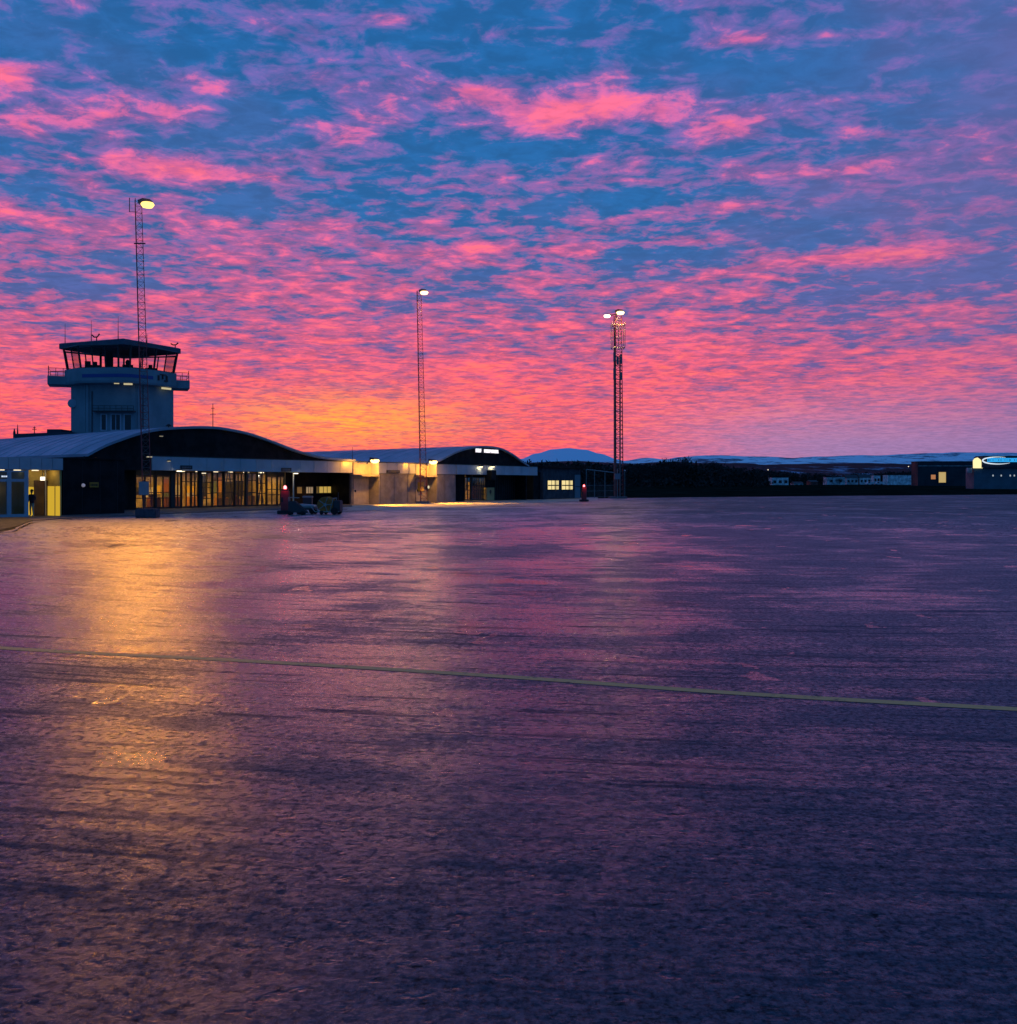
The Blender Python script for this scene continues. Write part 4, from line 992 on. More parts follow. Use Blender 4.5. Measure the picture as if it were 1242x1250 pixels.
m3, H3, tx3, Z3 = mast(753.5, 385, 754.5, 608.2, 1.25, 1.45, 'tallest heavy lattice mast with aerials right of the terminal', 40, 0.085, rot=0.1)
b3 = gpt(754.5, 608.2)
head(H3, b3, (757-754.5)*Z3/F, 'right-hand bright lamp on the heavy mast by the woods', 1.25, 1, 1500, (1.0,0.66,0.28), (HY-381.5)*Z3/F+CAMH, st=4.0, lcol=(1.0,0.76,0.38), tgt=(3,-12,-24))
head(H3, b3, (742-754.5)*Z3/F, 'left-hand smaller white lamp on the heavy mast by the woods', 1.1, -1, 500, (1.0,0.75,0.40), (HY-385.5)*Z3/F+CAMH, st=3.5, lcol=(1.0,0.88,0.62), tgt=(-3,-12,-24))
MB().tube((-1.5,0,H3-0.1), (0.3,0,H3+0.35), 0.10).tube((-0.2,0,H3-0.4),(-0.2,0,H3+0.7),0.08).build('head_bracket', galv, m3)
# cable bundles and panel aerials on the heavy mast
mb = MB(); mb.box(-0.62,-0.42,-0.6,-0.4,0.3,H3*0.93); mb.box(0.18,0.40,-0.55,-0.35,0.3,H3*0.78); mb.each('cable_ladder', galv, m3)
for (x, y0, y1) in ((749.6,431,442),(749.6,450,464),(757.8,433,445),(757.8,455,464),(753.6,436,446)):
    zt, zb = (HY-y0)*Z3/F+CAMH, (HY-y1)*Z3/F+CAMH; c = (x-754.5)*Z3/F
    MB().box(c-0.17, c+0.17, -1.0, -0.78, zb, zt).box(c-0.04,c+0.04,-0.78,-0.4,(zb+zt)/2-0.05,(zb+zt)/2+0.05).build('panel_aerial', pmat('aerial_grey', (0.14,0.14,0.16), 0.5), m3)
mb = MB()
for y in (397, 425):
    z = (HY-y)*Z3/F+CAMH; pts = [(-0.95,-0.95,z),(1.0,-0.95,z),(1.0,0.95,z),(-0.95,0.95,z),(-0.95,-0.95,z)]; mb.path(pts, 0.055, 4)
for x, y in ((-0.95,-0.95),(0.0,-0.95),(0.5,-0.95),(1.0,-0.95),(1.0,0.95),(-0.95,0.95)): mb.tube((x,y,(HY-425)*Z3/F+CAMH),(x,y,(HY-394)*Z3/F+CAMH),0.05,n=4)
mb.build('head_cage', pmat('cage_steel', (0.5,0.42,0.30), 0.5), m3)
lamp('POINT', 'cage_fill', (0.5,-1.6,(HY-391)*Z3/F+CAMH), 110, SOD, m3, 0.2)  # added lamp with no fixture, makes the head cage look lit

# ------------------------------------------------------------------ apron furniture
def sign_post(px, y_base, y0, y1, w, label):
    b = gpt(px, y_base); k = b.y/F; t = empty('sign_post', (b.x, b.y, 0), R(4), label, 'sign')
    zt, zb = (HY-y0)*k+CAMH, (HY-y1)*k+CAMH
    MB().tube((0.04,0,0.1), (0,0,zt-0.05), 0.03, n=8).build('pole', pmat('pale_post', (0.6,0.58,0.5), 0.5), t)
    MB().lathe((0.04,0,0), [(0.30,0.0),(0.28,0.14),(0.12,0.24),(0.05,0.26)], 'z', 12).build('foot', pmat('foot_concrete', (0.32,0.32,0.28), 0.9), t)
    pl = MB().box(-w/2, w/2, -0.06, -0.035, zb, zt).build('plate', pmat('sign_white', (0.42,0.46,0.52), 0.5, var=0.06), t)
    mb = MB()
    for i, (a, c) in enumerate(((0.12,0.86),(0.12,0.6),(0.12,0.8))): mb.box(-w/2+w*a, -w/2+w*c, -0.065, -0.0605, zt-(i+1)*(zt-zb)*0.25, zt-(i+1)*(zt-zb)*0.25+0.05)
    mb.build('lettering', pmat('sign_line', (0.22,0.26,0.32), 0.6), pl)
    return t
sign_post(145.6, 627.2, 594.3, 603.4, 0.56, 'small square pale sign on a thin pole before the black corner block')
b = gpt(180.5, 632); k = b.y/F
t = empty('mast_sign', (b.x, b.y, 0), 0, 'larger pale square sign over a dark concrete plinth at the foot of the nearest mast', 'sign')
MB().box(-0.68,0.68,-0.45,0.45,0,0.60).build('plinth', pmat('plinth_dark', (0.06,0.065,0.09), 0.8, var=0.2, vscale=3), t, bevel=0.04)
MB().box(-0.28,-0.20,-0.2,-0.1,0.6,(HY-588)*k+CAMH).build('pole', frame_m, t)
MB().box((171.2-180.5)*k,(183.4-180.5)*k,-0.26,-0.22,(HY-604.2)*k+CAMH,(HY-587.8)*k+CAMH).build('plate', pmat('sign_blue_grey', (0.26,0.32,0.36), 0.5), t)
def beacon(px, y_base, y_lamp, w, label, power):
    b = gpt(px, y_base); k = b.y/F; t = empty('beacon_pillar', (b.x, b.y, 0), R(8), label, 'beacon pillar', 'red beacon pillars at the edge of the apron')
    h = (HY-y_lamp)*k + CAMH
    rp = pmat('pillar_red', (0.22,0.035,0.04), 0.5, var=0.15, vscale=2)
    MB().box(-w*0.9,w*0.9,-w*0.7,w*0.7,0,0.26).build('base', pmat('base_dark', (0.035,0.035,0.04), 0.8), t, bevel=0.03)
    MB().box(-w/2,w/2,-w*0.36,w*0.36,0.26,h-0.28).build('pillar', rp, t, bevel=0.03)
    MB().box(-w*0.42,w*0.42,-w*0.30,w*0.30,h-0.277,h-0.14).build('cap', frame_m, t)
    MB().lathe((0,0,h-0.14), [(0.10,0),(0.12,0.08),(0.10,0.2),(0.04,0.26)], 'z', 12).build('lamp', emat('beacon_red', (1.0,0.12,0.14), 8.0), t)
    MB().box(-w*0.5-0.01,-w*0.2,-w*0.36-0.012,-w*0.36-0.001,0.9,1.25).build('panel', frame_m, t)
    lamp('POINT', 'bulb', (0, -w*0.6-0.1, h+0.05), power, (1.0,0.05,0.05), t, 0.08)
beacon(348.2, 627.3, 594.6, 0.62, 'red beacon pillar with lit red lamp beside the baggage trailers', 10)
beacon(713.2, 612.2, 592.8, 0.60, 'red beacon pillar with lit red lamp before the dark office', 14)
b = gpt(360, 628.6); k = b.y/F; rb = pmat('rubber', (0.012,0.012,0.013), 0.8); stl = pmat('dark_trolley_steel', (0.035,0.037,0.045), 0.5); pst = pmat('pale_trolley', (0.38,0.32,0.30), 0.5, var=0.15, vscale=3)
def wheel(mbp, c, r, w=0.12): 
    MB().lathe(c, [(r*0.6,-w/2),(r,-w/2+0.02),(r,w/2-0.02),(r*0.6,w/2)], 'y', 16).build('wheel', rb, mbp)
t = empty('boarding_steps', (b.x, b.y, 0), R(5), 'low folded dark steps on wheels between the red pillar and the pale cart', 'steps')
MB().prism([(-0.42,-0.4,0.2),(-0.42,-0.4,1.0),(0.05,-0.4,1.02),(0.9,-0.4,0.25),(0.9,-0.4,0.15)], (0,0.06,0)).prism([(-0.42,0.34,0.2),(-0.42,0.34,1.0),(0.05,0.34,1.02),(0.9,0.34,0.25),(0.9,0.34,0.15)], (0,0.06,0)).each('side_frame', stl, t)
mb = MB()
for i in range(4): mb.box(0.05+0.2*i-0.15, 0.05+0.2*i+0.1, -0.34, 0.34, 0.82-0.19*i, 0.86-0.19*i)
mb.each('tread', pmat('tread_grey', (0.18,0.19,0.22), 0.5), t)
MB().path([(-0.4,-0.38,1.0),(-0.4,-0.38,1.28),(0.3,-0.38,1.24)], 0.022).path([(-0.4,0.36,1.0),(-0.4,0.36,1.28),(0.3,0.36,1.24)], 0.022).build('handrail', pst, t)
for x in (-0.3, 0.6):
    for y in (-0.45, 0.45): wheel(t, (x, y, 0.15), 0.15)
b = gpt(375, 627.6)
t = empty('baggage_cart', (b.x, b.y, 0), R(-3), 'flat pale baggage cart with bundled load, middle of the parked trolleys', 'cart')
MB().box(-0.75,0.75,-0.5,0.5,0.36,0.44).build('deck', stl, t, bevel=0.01)
MB().loft([[(-0.7,-0.42,0.442),(0.6,-0.42,0.442),(0.6,0.42,0.442),(-0.7,0.42,0.442)],[(-0.72,-0.45,0.62),(0.66,-0.45,0.60),(0.66,0.45,0.60),(-0.72,0.45,0.62)],[(-0.5,-0.35,0.78),(0.55,-0.34,0.70),(0.55,0.34,0.70),(-0.5,0.35,0.78)]]).build('covered_load', pst, t, bevel=0.03)
MB().path([(0.75,0,0.38),(1.25,0,0.30),(1.45,0,0.28)], 0.03).path([(-0.75,0,0.38),(-1.0,-0.2,0.12)],0.03).build('drawbar', pst, t)
for x in (-0.5, 0.5):
    for y in (-0.46, 0.46): wheel(t, (x, y, 0.19), 0.19)
b = gpt(371, 626.0)
t = empty('ground_heater', (b.x, b.y+1.6, 0), 0, 'dark squat heater unit with a pale lid behind the flat cart', 'heater')
MB().box(-0.35,0.35,-0.3,0.3,0.2,1.15).build('body', stl, t, bevel=0.04); MB().box(-0.38,0.38,-0.33,0.33,1.152,1.3).build('lid', pst, t, bevel=0.03)
for x in (-0.3, 0.3): wheel(t, (x, -0.32, 0.16), 0.16)
b = gpt(401, 628.0)
t = empty('hose_reel_trailer', (b.x, b.y, 0), R(-6), 'trailer with a big dull yellow drum at the right end of the trolleys', 'trailer')
yd = pmat('drum_yellow', (0.55,0.15,0.02), 0.6, var=0.3, vscale=4)
MB().lathe((-0.12,0,0.72), [(0.10,-0.42),(0.60,-0.42),(0.60,-0.38),(0.46,-0.36),(0.46,0.36),(0.60,0.38),(0.60,0.42),(0.10,0.42)], 'y', 22).build('drum', yd, t)
mb = MB()
for a in range(5): an = a*math.pi*2/5; mb.tube((-0.12,-0.45,0.72), (-0.12+0.56*math.cos(an),-0.45,0.72+0.56*math.sin(an)), 0.03, n=5)
mb.lathe((-0.12,-0.46,0.72), [(0.02,-0.02),(0.12,-0.01),(0.12,0.03)], 'y', 12); mb.build('drum_spoke', pst, t)
MB().path([(-0.85,-0.5,0.2),(0.95,-0.5,0.22)],0.04).path([(-0.85,0.5,0.2),(0.95,0.5,0.22)],0.04).path([(0.25,-0.5,0.2),(0.5,-0.5,1.2),(0.5,0.5,1.2),(0.25,0.5,0.2)],0.03).path([(-0.85,-0.5,0.2),(-1.3,0,0.55),(-0.85,0.5,0.2)],0.03).build('chassis', pst, t)
MB().box(0.48,0.98,-0.42,0.42,0.25,1.05).build('engine_box', stl, t, bevel=0.05); MB().tube((0.75,0,1.05),(0.75,0,1.65),0.025).build('exhaust_pipe', stl, t)
for y in (-0.58, 0.58): wheel(t, (0.62, y, 0.27), 0.27, 0.16)
for y in (-0.56, 0.56): wheel(t, (-0.35, y, 0.15), 0.15, 0.1)

# ------------------------------------------------------------------ person standing at the porch
def person():
    b = gpt(38.9, 631.6); t = empty('person', (b.x, b.y, 0.06), R(-20), 'person in dark jacket and pale trousers standing in the yellow porch', 'person')
    me = bpy.data.meshes.new('body'); bm = bmesh.new()
    J = {'pel':(0,0,0.95,0.17),'wst':(0,0,1.10,0.15),'che':(0,-0.01,1.34,0.18),'nkb':(0,0,1.50,0.075),'nck':(0,-0.01,1.57,0.06),'hd1':(0,-0.03,1.65,0.085),'hd2':(0,-0.02,1.73,0.095),'hd3':(0,0,1.80,0.06),
         'hl':(-0.10,0,0.88,0.10),'kl':(-0.12,-0.02,0.50,0.065),'al':(-0.13,0.02,0.10,0.045),'tl':(-0.14,-0.15,0.04,0.035),
         'hr':(0.10,0,0.88,0.10),'kr':(0.12,-0.03,0.50,0.065),'ar':(0.14,0.01,0.10,0.045),'tr':(0.16,-0.15,0.04,0.035),
         'sl':(-0.20,0,1.45,0.075),'el':(-0.27,0.03,1.17,0.055),'wl':(-0.24,-0.10,0.95,0.04),'ml':(-0.23,-0.15,0.87,0.035),
         'sr':(0.20,0,1.45,0.075),'er':(0.30,0.04,1.19,0.055),'wr':(0.20,-0.16,1.08,0.04),'mr':(0.14,-0.22,1.08,0.035)}
    V = {k: bm.verts.new(v[:3]) for k, v in J.items()}; names = list(J)
    for a, c in (('pel','wst'),('wst','che'),('che','nkb'),('nkb','nck'),('nck','hd1'),('hd1','hd2'),('hd2','hd3'),('pel','hl'),('hl','kl'),('kl','al'),('al','tl'),('pel','hr'),('hr','kr'),('kr','ar'),('ar','tr'),
                 ('che','sl'),('sl','el'),('el','wl'),('wl','ml'),('che','sr'),('sr','er'),('er','wr'),('wr','mr')): bm.edges.new((V[a], V[c]))
    bm.verts.index_update(); bm.to_mesh(me); bm.free()
    o = bpy.data.objects.new('body', me); COL.objects.link(o); o.parent = t
    sk = o.modifiers.new('Skin', 'SKIN'); 
    for i, k in enumerate(names):
        d = me.skin_vertices[0].data[i]; d.radius = (J[k][3], J[k][3]*0.85); d.use_root = (k == 'pel')
    o.modifiers.new('Sub', 'SUBSURF').levels = 2; o.modifiers['Sub'].render_levels = 2
    m = bpy.data.materials.new('clothed_figure'); m.use_nodes = True; N = NT(m.node_tree); bb = N.n['Principled BSDF']
    z = N.sep(N.node('ShaderNodeTexCoord').outputs['Object'])[2]
    c = N.mix(N.ramp(z, 0.88, 0.90), (0.42,0.36,0.24), (0.012,0.014,0.03)); c = N.mix(N.ramp(z, 1.55, 1.56), c, (0.25,0.14,0.10)); N.l.new(c, bb.inputs['Base Color']); bb.inputs['Roughness'].default_value = 0.8
    me.materials.append(m)
    MB().lathe((0,0.0,1.75), [(0.10,-0.06),(0.108,0.0),(0.09,0.06),(0.03,0.10)], 'z', 14).build('hair', pmat('dark_hair', (0.015,0.012,0.01), 0.7), t, smooth=True)
person()
# ------------------------------------------------------------------ hills
def ridge(name, prof, Zr, Zf, yb, mat, rough_amp, seed, back=1.3):
    """range of hills whose skyline passes the photo pixels prof at distance Zr; falls to level yb at Zf"""
    mb = MB(); x0, x1 = prof[0][0], prof[-1][0]; nx = int((x1-x0)/3.0)+1; rows = 26
    def prof_y(x):
        for (a, ya), (b, yb2) in zip(prof, prof[1:]):
            if a <= x <= b:
                t = (x-a)/(b-a); t = t*t*(3-2*t); return ya + (yb2-ya)*t
        return prof[-1][1]
    for j in range(rows+4):
        t = j/(rows-1)
        Z = Zf + (Zr-Zf)*t if t <= 1 else Zr*(1+(t-1)*3)
        for i in range(nx):
            px = x0 + (x1-x0)*i/(nx-1)
            top = (HY - prof_y(px))*Zr/F + CAMH; bot = (HY - yb)*Zf/F + CAMH
            X = (px-CX)/F*Zr
            tt = min(t, 1.0); sh = tt*tt*(3-2*tt)*0.55 + tt*0.45
            z = bot + (top-bot)*sh
            if t > 1: z = top*(1-(t-1)*4)
            nz = mnoise.fractal(Vector((X/ (Zr*0.045), Z/(Zr*0.10), seed)), 0.9, 2.1, 6)
            z += nz*rough_amp*(Zr/F)*(0.35+1.2*tt*(1-tt)*2)
            mb.v.append((X, Z, z))
    for j in range(rows+3):
        for i in range(nx-1): mb.f.append((j*nx+i, j*nx+i+1, (j+1)*nx+i+1, (j+1)*nx+i))
    return tag(mb.build(name, mat, smooth=True), kind='structure')
hazy_snow = (0.46, 0.62, 0.80); wood = (0.035, 0.05, 0.075)  # blue tint in the snow and hill colours stands in for haze
ridge('snowy_mountain', [(560,570),(600,566),(636,560),(655,553.5),(676,548.2),(694,546.8),(712,548.6),(730,553.5),(747,560),(765,567),(800,575)], 7000, 5000, 574, hill_mat('hazy_mountain_snow', (0.70,0.88,0.98), (0.30,0.42,0.55), 0.60, 0.006), 0.8, 1.0)
ridge('snowy_hills', [(640,575),(700,570),(747,562.5),(761,562),(788,559),(812,560.6),(830,557.7),(860,556.2),(878,556),(901,557.4),(940,558),(965,559),(1000,557.3),(1044,555.4),(1072,555.8),(1100,554.5),(1140,553),(1168,552),(1200,553),(1242,553),(1300,550),(1420,552)], 5200, 3600, 572, hill_mat('hazy_hill_snow', (0.80,0.95,1.0), (0.07,0.12,0.18), 0.53, 0.009), 2.3, 4.0)
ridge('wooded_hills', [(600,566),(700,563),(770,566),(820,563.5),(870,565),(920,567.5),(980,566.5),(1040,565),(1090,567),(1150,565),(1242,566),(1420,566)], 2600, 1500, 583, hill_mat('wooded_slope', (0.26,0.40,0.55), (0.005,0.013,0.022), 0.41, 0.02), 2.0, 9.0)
ridge('far_western_hills', [(-900,575),(-400,566),(0,562),(200,565),(420,572),(560,574),(640,578)], 4200, 2500, 586, MATS.get('x') or hill_mat('hazy_west_snow', (0.4,0.55,0.75), wood, 0.5, 0.01), 1.5, 13.0)

# ------------------------------------------------------------------ far woods and single trees
bark = pmat('dark_bark', (0.022, 0.018, 0.015), 0.9); leafm = pmat('bare_twigs', (0.016, 0.018, 0.015), 0.95, var=0.6, vscale=0.6)
def twigs(mb, c, rx, rz, n, size, rng):
    for k in range(n):
        a = rng.uniform(0, 2*math.pi); ph = math.acos(rng.uniform(-1, 1)); rr = rng.uniform(0.25, 1)**0.5
        rr *= 0.75 + 0.35*mnoise.noise(Vector((math.cos(a)*1.7 + c.x, math.sin(a)*1.7, math.cos(ph)*2 + c.y)))+0.1
        p = c + Vector((rx*rr*math.sin(ph)*math.cos(a), rx*rr*math.sin(ph)*math.sin(a), rz*rr*math.cos(ph)))
        d = Vector((rng.uniform(-1, 1), rng.uniform(-1, 1), rng.uniform(-0.3, 1.2))).normalized()*size*rng.uniform(0.5, 1.3)
        e = Vector((rng.uniform(-1, 1), rng.uniform(-1, 1), rng.uniform(-1, 1))).normalized()*size*rng.uniform(0.2, 0.5)
        i = len(mb.v); mb.v += [p-e, p+e, p+d]; mb.f.append((i, i+1, i+2))
def prof_at(prof, x):
    for (a, ya), (b, yb) in zip(prof, prof[1:]):
        if a <= x <= b: return ya + (yb-ya)*(x-a)/(b-a)
    return prof[-1][1]
rng = random.Random(3)
wprof = [(560,562),(645,563),(700,564),(745,566),(790,565),(830,562),(850,564),(900,570),(940,574),(1000,578),(1060,577),(1140,574),(1180,573),(1260,570),(1340,566)]
mb = MB()
for k in range(620):
    x = rng.uniform(560, 1340); Z = rng.uniform(300, 620) if x < 935 else rng.uniform(790, 1000)
    yt = prof_at(wprof, x) + abs(rng.gauss(0, 4.0)) - 1.0
    X = (x-CX)/F*Z; g = land_h(X, Z); h = (HY-yt)*Z/F + CAMH - g
    if h < 2: continue
    c = Vector((X, Z, g + h*0.55)); w = h*rng.uniform(0.30, 0.55)
    twigs(mb, c, w, h*0.47, 130, 0.16*h, rng)
    twigs(mb, Vector((X, Z-2, g + h*0.16)), w*1.5, h*0.2, 40, 0.2*h, rng)
    mb.tube((X, Z, g), (X, Z, g+h*0.8), 0.02*h, 0.006*h, n=4)
tag(mb.build('far_woods', leafm), label='dark band of leafless woodland beyond the airfield', cat='woods', kind='stuff')
def tree(x, Z, h, w, label, seed, clumps=9):
    rg = random.Random(seed); b = pix(x, Z); g = land_h(b.x, b.y)
    t = empty('tree', (b.x, b.y, g), rg.uniform(0, 6), label, 'tree', 'single trees along the airfield edge')
    tr = MB(); tr.tube((0,0,-0.2), (0.05*h*0.3,0,h*0.45), 0.025*h, 0.015*h, n=7); tr.tube((0.05*h*0.3,0,h*0.45), (0,0,h*0.9), 0.015*h, 0.004*h, n=6)
    cr = MB(); 
    for k in range(clumps):
        a = rg.uniform(0, 6.28); z0 = h*rg.uniform(0.22, 0.6); e = Vector((math.cos(a)*w*rg.uniform(0.3,0.75), math.sin(a)*w*rg.uniform(0.3,0.75), z0 + h*rg.uniform(0.12,0.30)))
        tr.tube((0,0,z0), e, 0.009*h, 0.003*h, n=5); twigs(cr, e, w*0.42, h*0.17, 150, h*0.045, rg)
    twigs(cr, Vector((0,0,h*0.82)), w*0.35, h*0.18, 160, h*0.045, rg)
    tr.build('trunk', bark, t); cr.build('crown', leafm, t)
tree(812, 300, 9.0, 4.2, 'broad dark tree standing just beyond the right foot of the tallest mast', 11)
tree(836, 310, 9.6, 3.8, 'tall dark tree with uneven top, second one beyond the tallest mast', 12)
tree(871, 330, 8.4, 4.4, 'wide dark tree under the small white hillside light', 13)
tree(902, 345, 6.6, 3.6, 'low round dark tree at the end of the near treeline', 14)
tree(783, 290, 7.4, 3.4, 'small dark tree close behind the equipment post right of the tall mast', 15)
tree(1002, 330, 3.4, 1.9, 'small dark bush in front of the first pale row house', 16, 6)
tree(1026, 340, 3.2, 2.2, 'rounded dark bush in front of the long pale row of buildings', 17, 6)

# ------------------------------------------------------------------ far buildings beyond the grass
def far_house(px0, px1, ytop, ybase, Z, wall, roofm, label, pitched=False, wins=0, depth=9.0, winmat=None):
    a = pix(px0, Z); b = pix(px1, Z); g = min(land_h(a.x, Z), (HY-ybase)*Z/F + CAMH); h = (HY-ytop)*Z/F + CAMH - g
    w = b.x-a.x
    t = empty('distant_building', ((a.x+b.x)/2, Z, g), 0, label, 'building', 'buildings beyond the airfield')
    if pitched:
        MB().box(-w/2, w/2, 0, depth, -0.5, h*0.68).build('wall', wall, t)
        MB().prism([(-w/2-0.3,-0.3,h*0.68),(-w/2-0.3,depth+0.3,h*0.68),(-w/2-0.3,depth/2,h)], (w+0.6,0,0)).build('roof', roofm, t)
        hh = h*0.68
    else:
        MB().box(-w/2, w/2, 0, depth, -0.5, h-0.25).build('wall', wall, t)
        MB().box(-w/2-0.15, w/2+0.15, -0.15, depth+0.15, h-0.25, h).build('roof', roofm, t); hh = h-0.25
    wm = winmat or pmat('dark_pane', (0.01,0.012,0.018), 0.2)
    for k in range(wins):
        cx = -w/2 + w*(k+0.5)/wins; ww = min(0.9, w/wins*0.28)
        MB().box(cx-ww, cx+ww, -0.06, 0.05, hh*0.35, hh*0.68).build('window', wm, t)
    return t, w, h
pale = pmat('pale_boarding', (0.62,0.68,0.70), 0.7, var=0.45, vscale=0.5); pale2 = pmat('pale_boarding_dull', (0.40,0.46,0.48), 0.7, var=0.5, vscale=0.5)
dk = pmat('dark_roofing', (0.03,0.032,0.038), 0.8); teal = pmat('teal_cladding', (0.010,0.026,0.038), 0.7, var=0.15, vscale=0.2); red = pmat('falun_red', (0.20,0.05,0.04), 0.8)
far_house(943, 963, 582.5, 593.5, 640, pale, dk, 'white boxy house with ribbed front, leftmost of the distant row', False, 3)
far_house(970, 981, 588, 594, 640, pale2, dk, 'small low pale shed right of the white boxy house', True, 2)
far_house(990, 999, 586, 593, 660, red, dk, 'tiny dark red shed between the pale sheds and the row houses', True, 1)
far_house(1010, 1032, 582, 592, 700, pale2, dk, 'long pale row house behind the rounded bush', False, 2)
far_house(1034, 1048, 579.5, 591, 720, pale2, dk, 'tall narrow pale house in the middle of the distant row', True, 3)
far_house(1050, 1064, 579, 590.5, 720, pale, dk, 'pale gabled house left of the parked vans', True, 3)
far_house(1067, 1075, 580, 588, 740, pale, dk, 'little white flat-roofed hut above the parked vans', False, 2)
far_house(1084, 1120, 579.5, 589.5, 700, pale, dk, 'long low pale warehouse left of the dark hangar', False, 0)
# parked vans
vanm = pmat('van_white', (0.6,0.6,0.62), 0.4)
def van(px, Z, label, l=5.2):
    p = pix(px, Z); t = empty('parked_van', (p.x, Z, land_h(p.x, Z)), 0.1, label, 'van', 'vans parked by the distant row')
    MB().prism([(-l/2,-0.95,0.4),(-l/2,-0.95,1.05),(-l/2+0.9,-0.95,1.2),(-l/2+1.5,-0.95,2.0),(l/2,-0.95,2.1),(l/2,-0.95,0.4)], (0,1.9,0)).build('body', vanm, t, bevel=0.05)
    MB().prism([(-l/2+1.0,-0.97,1.25),(-l/2+1.55,-0.97,1.9),(-l/2+2.5,-0.97,1.9),(-l/2+2.5,-0.97,1.25)], (0,0.01,0)).build('side_window', pmat('dark_pane', (0.01,0.012,0.018), 0.2), t)
    for wx in (-l/2+1.0, l/2-1.1): MB().lathe((wx,-0.9,0.36), [(0.36,-0.1),(0.36,0.12)], 'y', 12).build('wheel', dk, t)
van(1062, 640, 'white van parked at the left end of the two distant vans'); van(1073, 640, 'white van parked nearest the long pale warehouse')

# hangar with lit gateway, and the building with the blue lit sign
t, w, h = far_house(1121, 1188, 563, 590, 420, teal, dk, 'big dark teal hangar with one glowing yellow gateway', False, 0, 7)
s = w/67.0
lit = pmat('lit_opening', (0.8,0.6,0.25), 0.6, emit=(1.0,0.66,0.20), estr=0.5)
def fx(px): return -w/2 + (px-1121)*s
def fz(y): return (HY-y)*420/F + CAMH - t.location.z
g1 = MB().box(fx(1146), fx(1155), -0.10, 0.02, fz(589), fz(576.3)).build('gateway', lit, t)
MB().box(fx(1145.2), fx(1146), -0.4, -0.002, fz(590), fz(575.6)).box(fx(1155), fx(1155.8), -0.4, -0.002, fz(590), fz(575.6)).box(fx(1146), fx(1155), -0.4, -0.002, fz(576.3), fz(575.6)).build('frame', dk, g1)
MB().box(fx(1137), fx(1142.5), -0.06, 0.02, fz(585), fz(579.5)).build('window', pmat('dim_orange', (0.5,0.25,0.1), 0.7, emit=(0.9,0.35,0.12), estr=0.45), t)
MB().box(fx(1121), fx(1188), -0.05, 0.03, fz(569), fz(568.4)).build('eaves_trim', pale2, t)
dkw = pmat('dark_blue_cladding', (0.018,0.028,0.055), 0.7, var=0.2, vscale=0.2)
Zs = 330.0; a = pix(1189.5, Zs); g0 = land_h(a.x, Zs)
t2 = empty('terminal_annex', (a.x, Zs, g0), 0, 'low building with lit blue oval sign at the right edge', 'building', 'buildings beyond the airfield')
k = Zs/F
def sx(px): return (px-1189.5)*k
def sz(y): return (HY-y)*k + CAMH - g0
MB().box(sx(1189.5), sx(1330), 0, 6, -0.5, sz(571)).build('lower_wall', pmat('blue_grey_wall', (0.06,0.12,0.16), 0.6, var=0.15, vscale=0.3), t2)
MB().box(sx(1198), sx(1335), -0.8, 5, sz(571)+0.003, sz(557.5)).build('upper_wall', dkw, t2)
MB().box(sx(1200), sx(1336), -1.0, 5.2, sz(557.5), sz(556.4)).build('roof', dk, t2)
MB().prism([(sx(1188.2),-0.3,sz(571.5)),(sx(1188),-0.3,sz(562)),(sx(1190),-0.3,sz(559.5)),(sx(1193.5),-0.3,sz(558.5)),(sx(1197),-0.3,sz(561)),(sx(1199.3),-0.3,sz(564.5)),(sx(1199.5),-0.3,sz(571.5))], (0,0.25,0)).build('lamp_glare_panel', emat('warm_white_glow', (1.0,0.85,0.42), 1.15), t2)  # glowing panel stands in for a floodlight's glare on the wall
for px in (1212, 1222, 1233, 1238): MB().box(sx(px), sx(px+1.4), -0.06, 0.0, sz(581.5), sz(579.5)).build('window', emat('cool_small', (0.7,0.8,0.9), 0.55), t2)
MB().box(sx(1183), sx(1187.5), 0.2, 1.5, sz(577), sz(571)).build('side_hood', pale2, t2)
cy = emat('cyan_sign', (0.03,0.42,0.95), 1.0); wh = emat('white_sign', (0.75,0.88,1.0), 1.0)
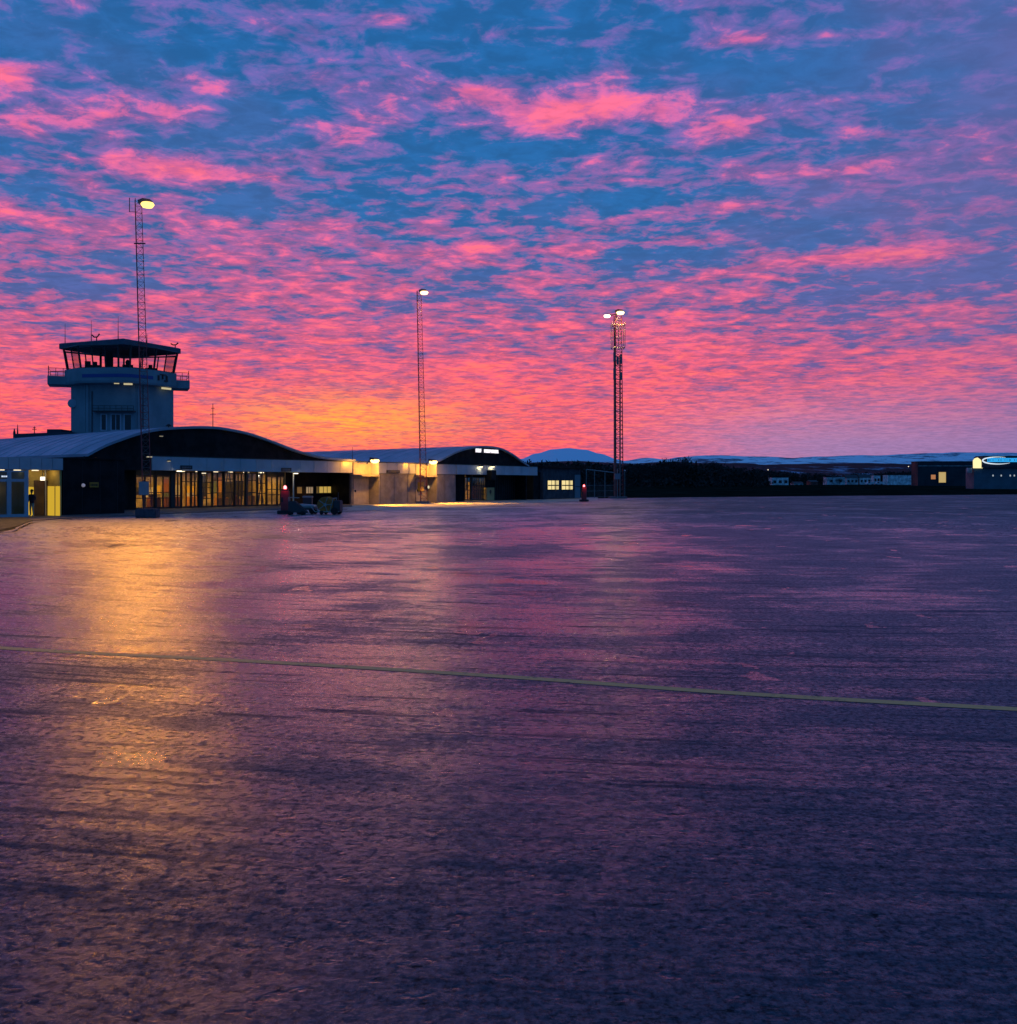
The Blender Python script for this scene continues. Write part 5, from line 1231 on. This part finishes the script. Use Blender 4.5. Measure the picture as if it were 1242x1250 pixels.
sg = empty('lit_sign', (a.x, Zs-1.15, g0), 0, 'glowing cyan lettering inside a white open oval on the low building', 'sign')
arc = []
for i in range(44):
    an = R(62 + i*(318-62)/43.0)
    arc.append((sx(1217 + 19*math.cos(an)), 0, sz(562.2 - 4.3*math.sin(an))))
m_ = MB()
for i in range(43):
    r0 = 0.05 + 0.17*math.sin(math.pi*i/42); m_.tube(arc[i], arc[i+1], r0, n=5)
m_.build('oval_swoosh', wh, sg)
m_ = MB(); xx = 1204.0; rg = random.Random(5)
while xx < 1252:
    wch = rg.choice((1.7,2.1,1.3,2.3)); tall = rg.choice((0.0,0.0,0.9))
    m_.box(sx(xx), sx(xx+0.65), -0.05, 0.12, sz(564.0), sz(559.2-tall)); m_.box(sx(xx+0.65), sx(xx+wch), -0.05, 0.12, sz(560.4), sz(559.3))
    if wch > 1.6: m_.box(sx(xx+wch-0.6), sx(xx+wch), -0.05, 0.12, sz(564.0), sz(560.4))
    m_.box(sx(xx+0.65), sx(xx+wch-0.6 if wch > 1.6 else xx+wch), -0.05, 0.12, sz(564.0), sz(563.1))
    xx += wch + 0.45
m_.build('lettering', cy, sg)
# lights scattered on the far slope
def town_lamp(px, py, Z, r, label):
    p = pix(px, Z, py); g = land_h(p.x, Z) - 1.0
    t = empty('hillside_lamp', (p.x, Z, g), 0, label, 'lamp', 'small lights on the far slope')
    MB().tube((0,0,0), (0,0,p.z-g), 0.12, 0.07).build('post', dk, t)
    MB().lathe((0,0,p.z-g), [(r*0.5,-r*0.8),(r,-0.1*r),(r*0.9,0.5*r),(r*0.2,r)], n=10).build('lamp_head', emat('far_lamp_white', (1.0,0.85,0.62), 1.6), t)
town_lamp(844.5, 568.3, 640, 0.55, 'bright white light above the near treeline')
town_lamp(909, 571.5, 800, 0.42, 'faint light on the dark slope right of the bright one')
town_lamp(938, 573.5, 900, 0.4, 'dim light low on the slope above the white boxy house')
town_lamp(1109.5, 569.5, 900, 0.4, 'tiny light above the long pale warehouse')
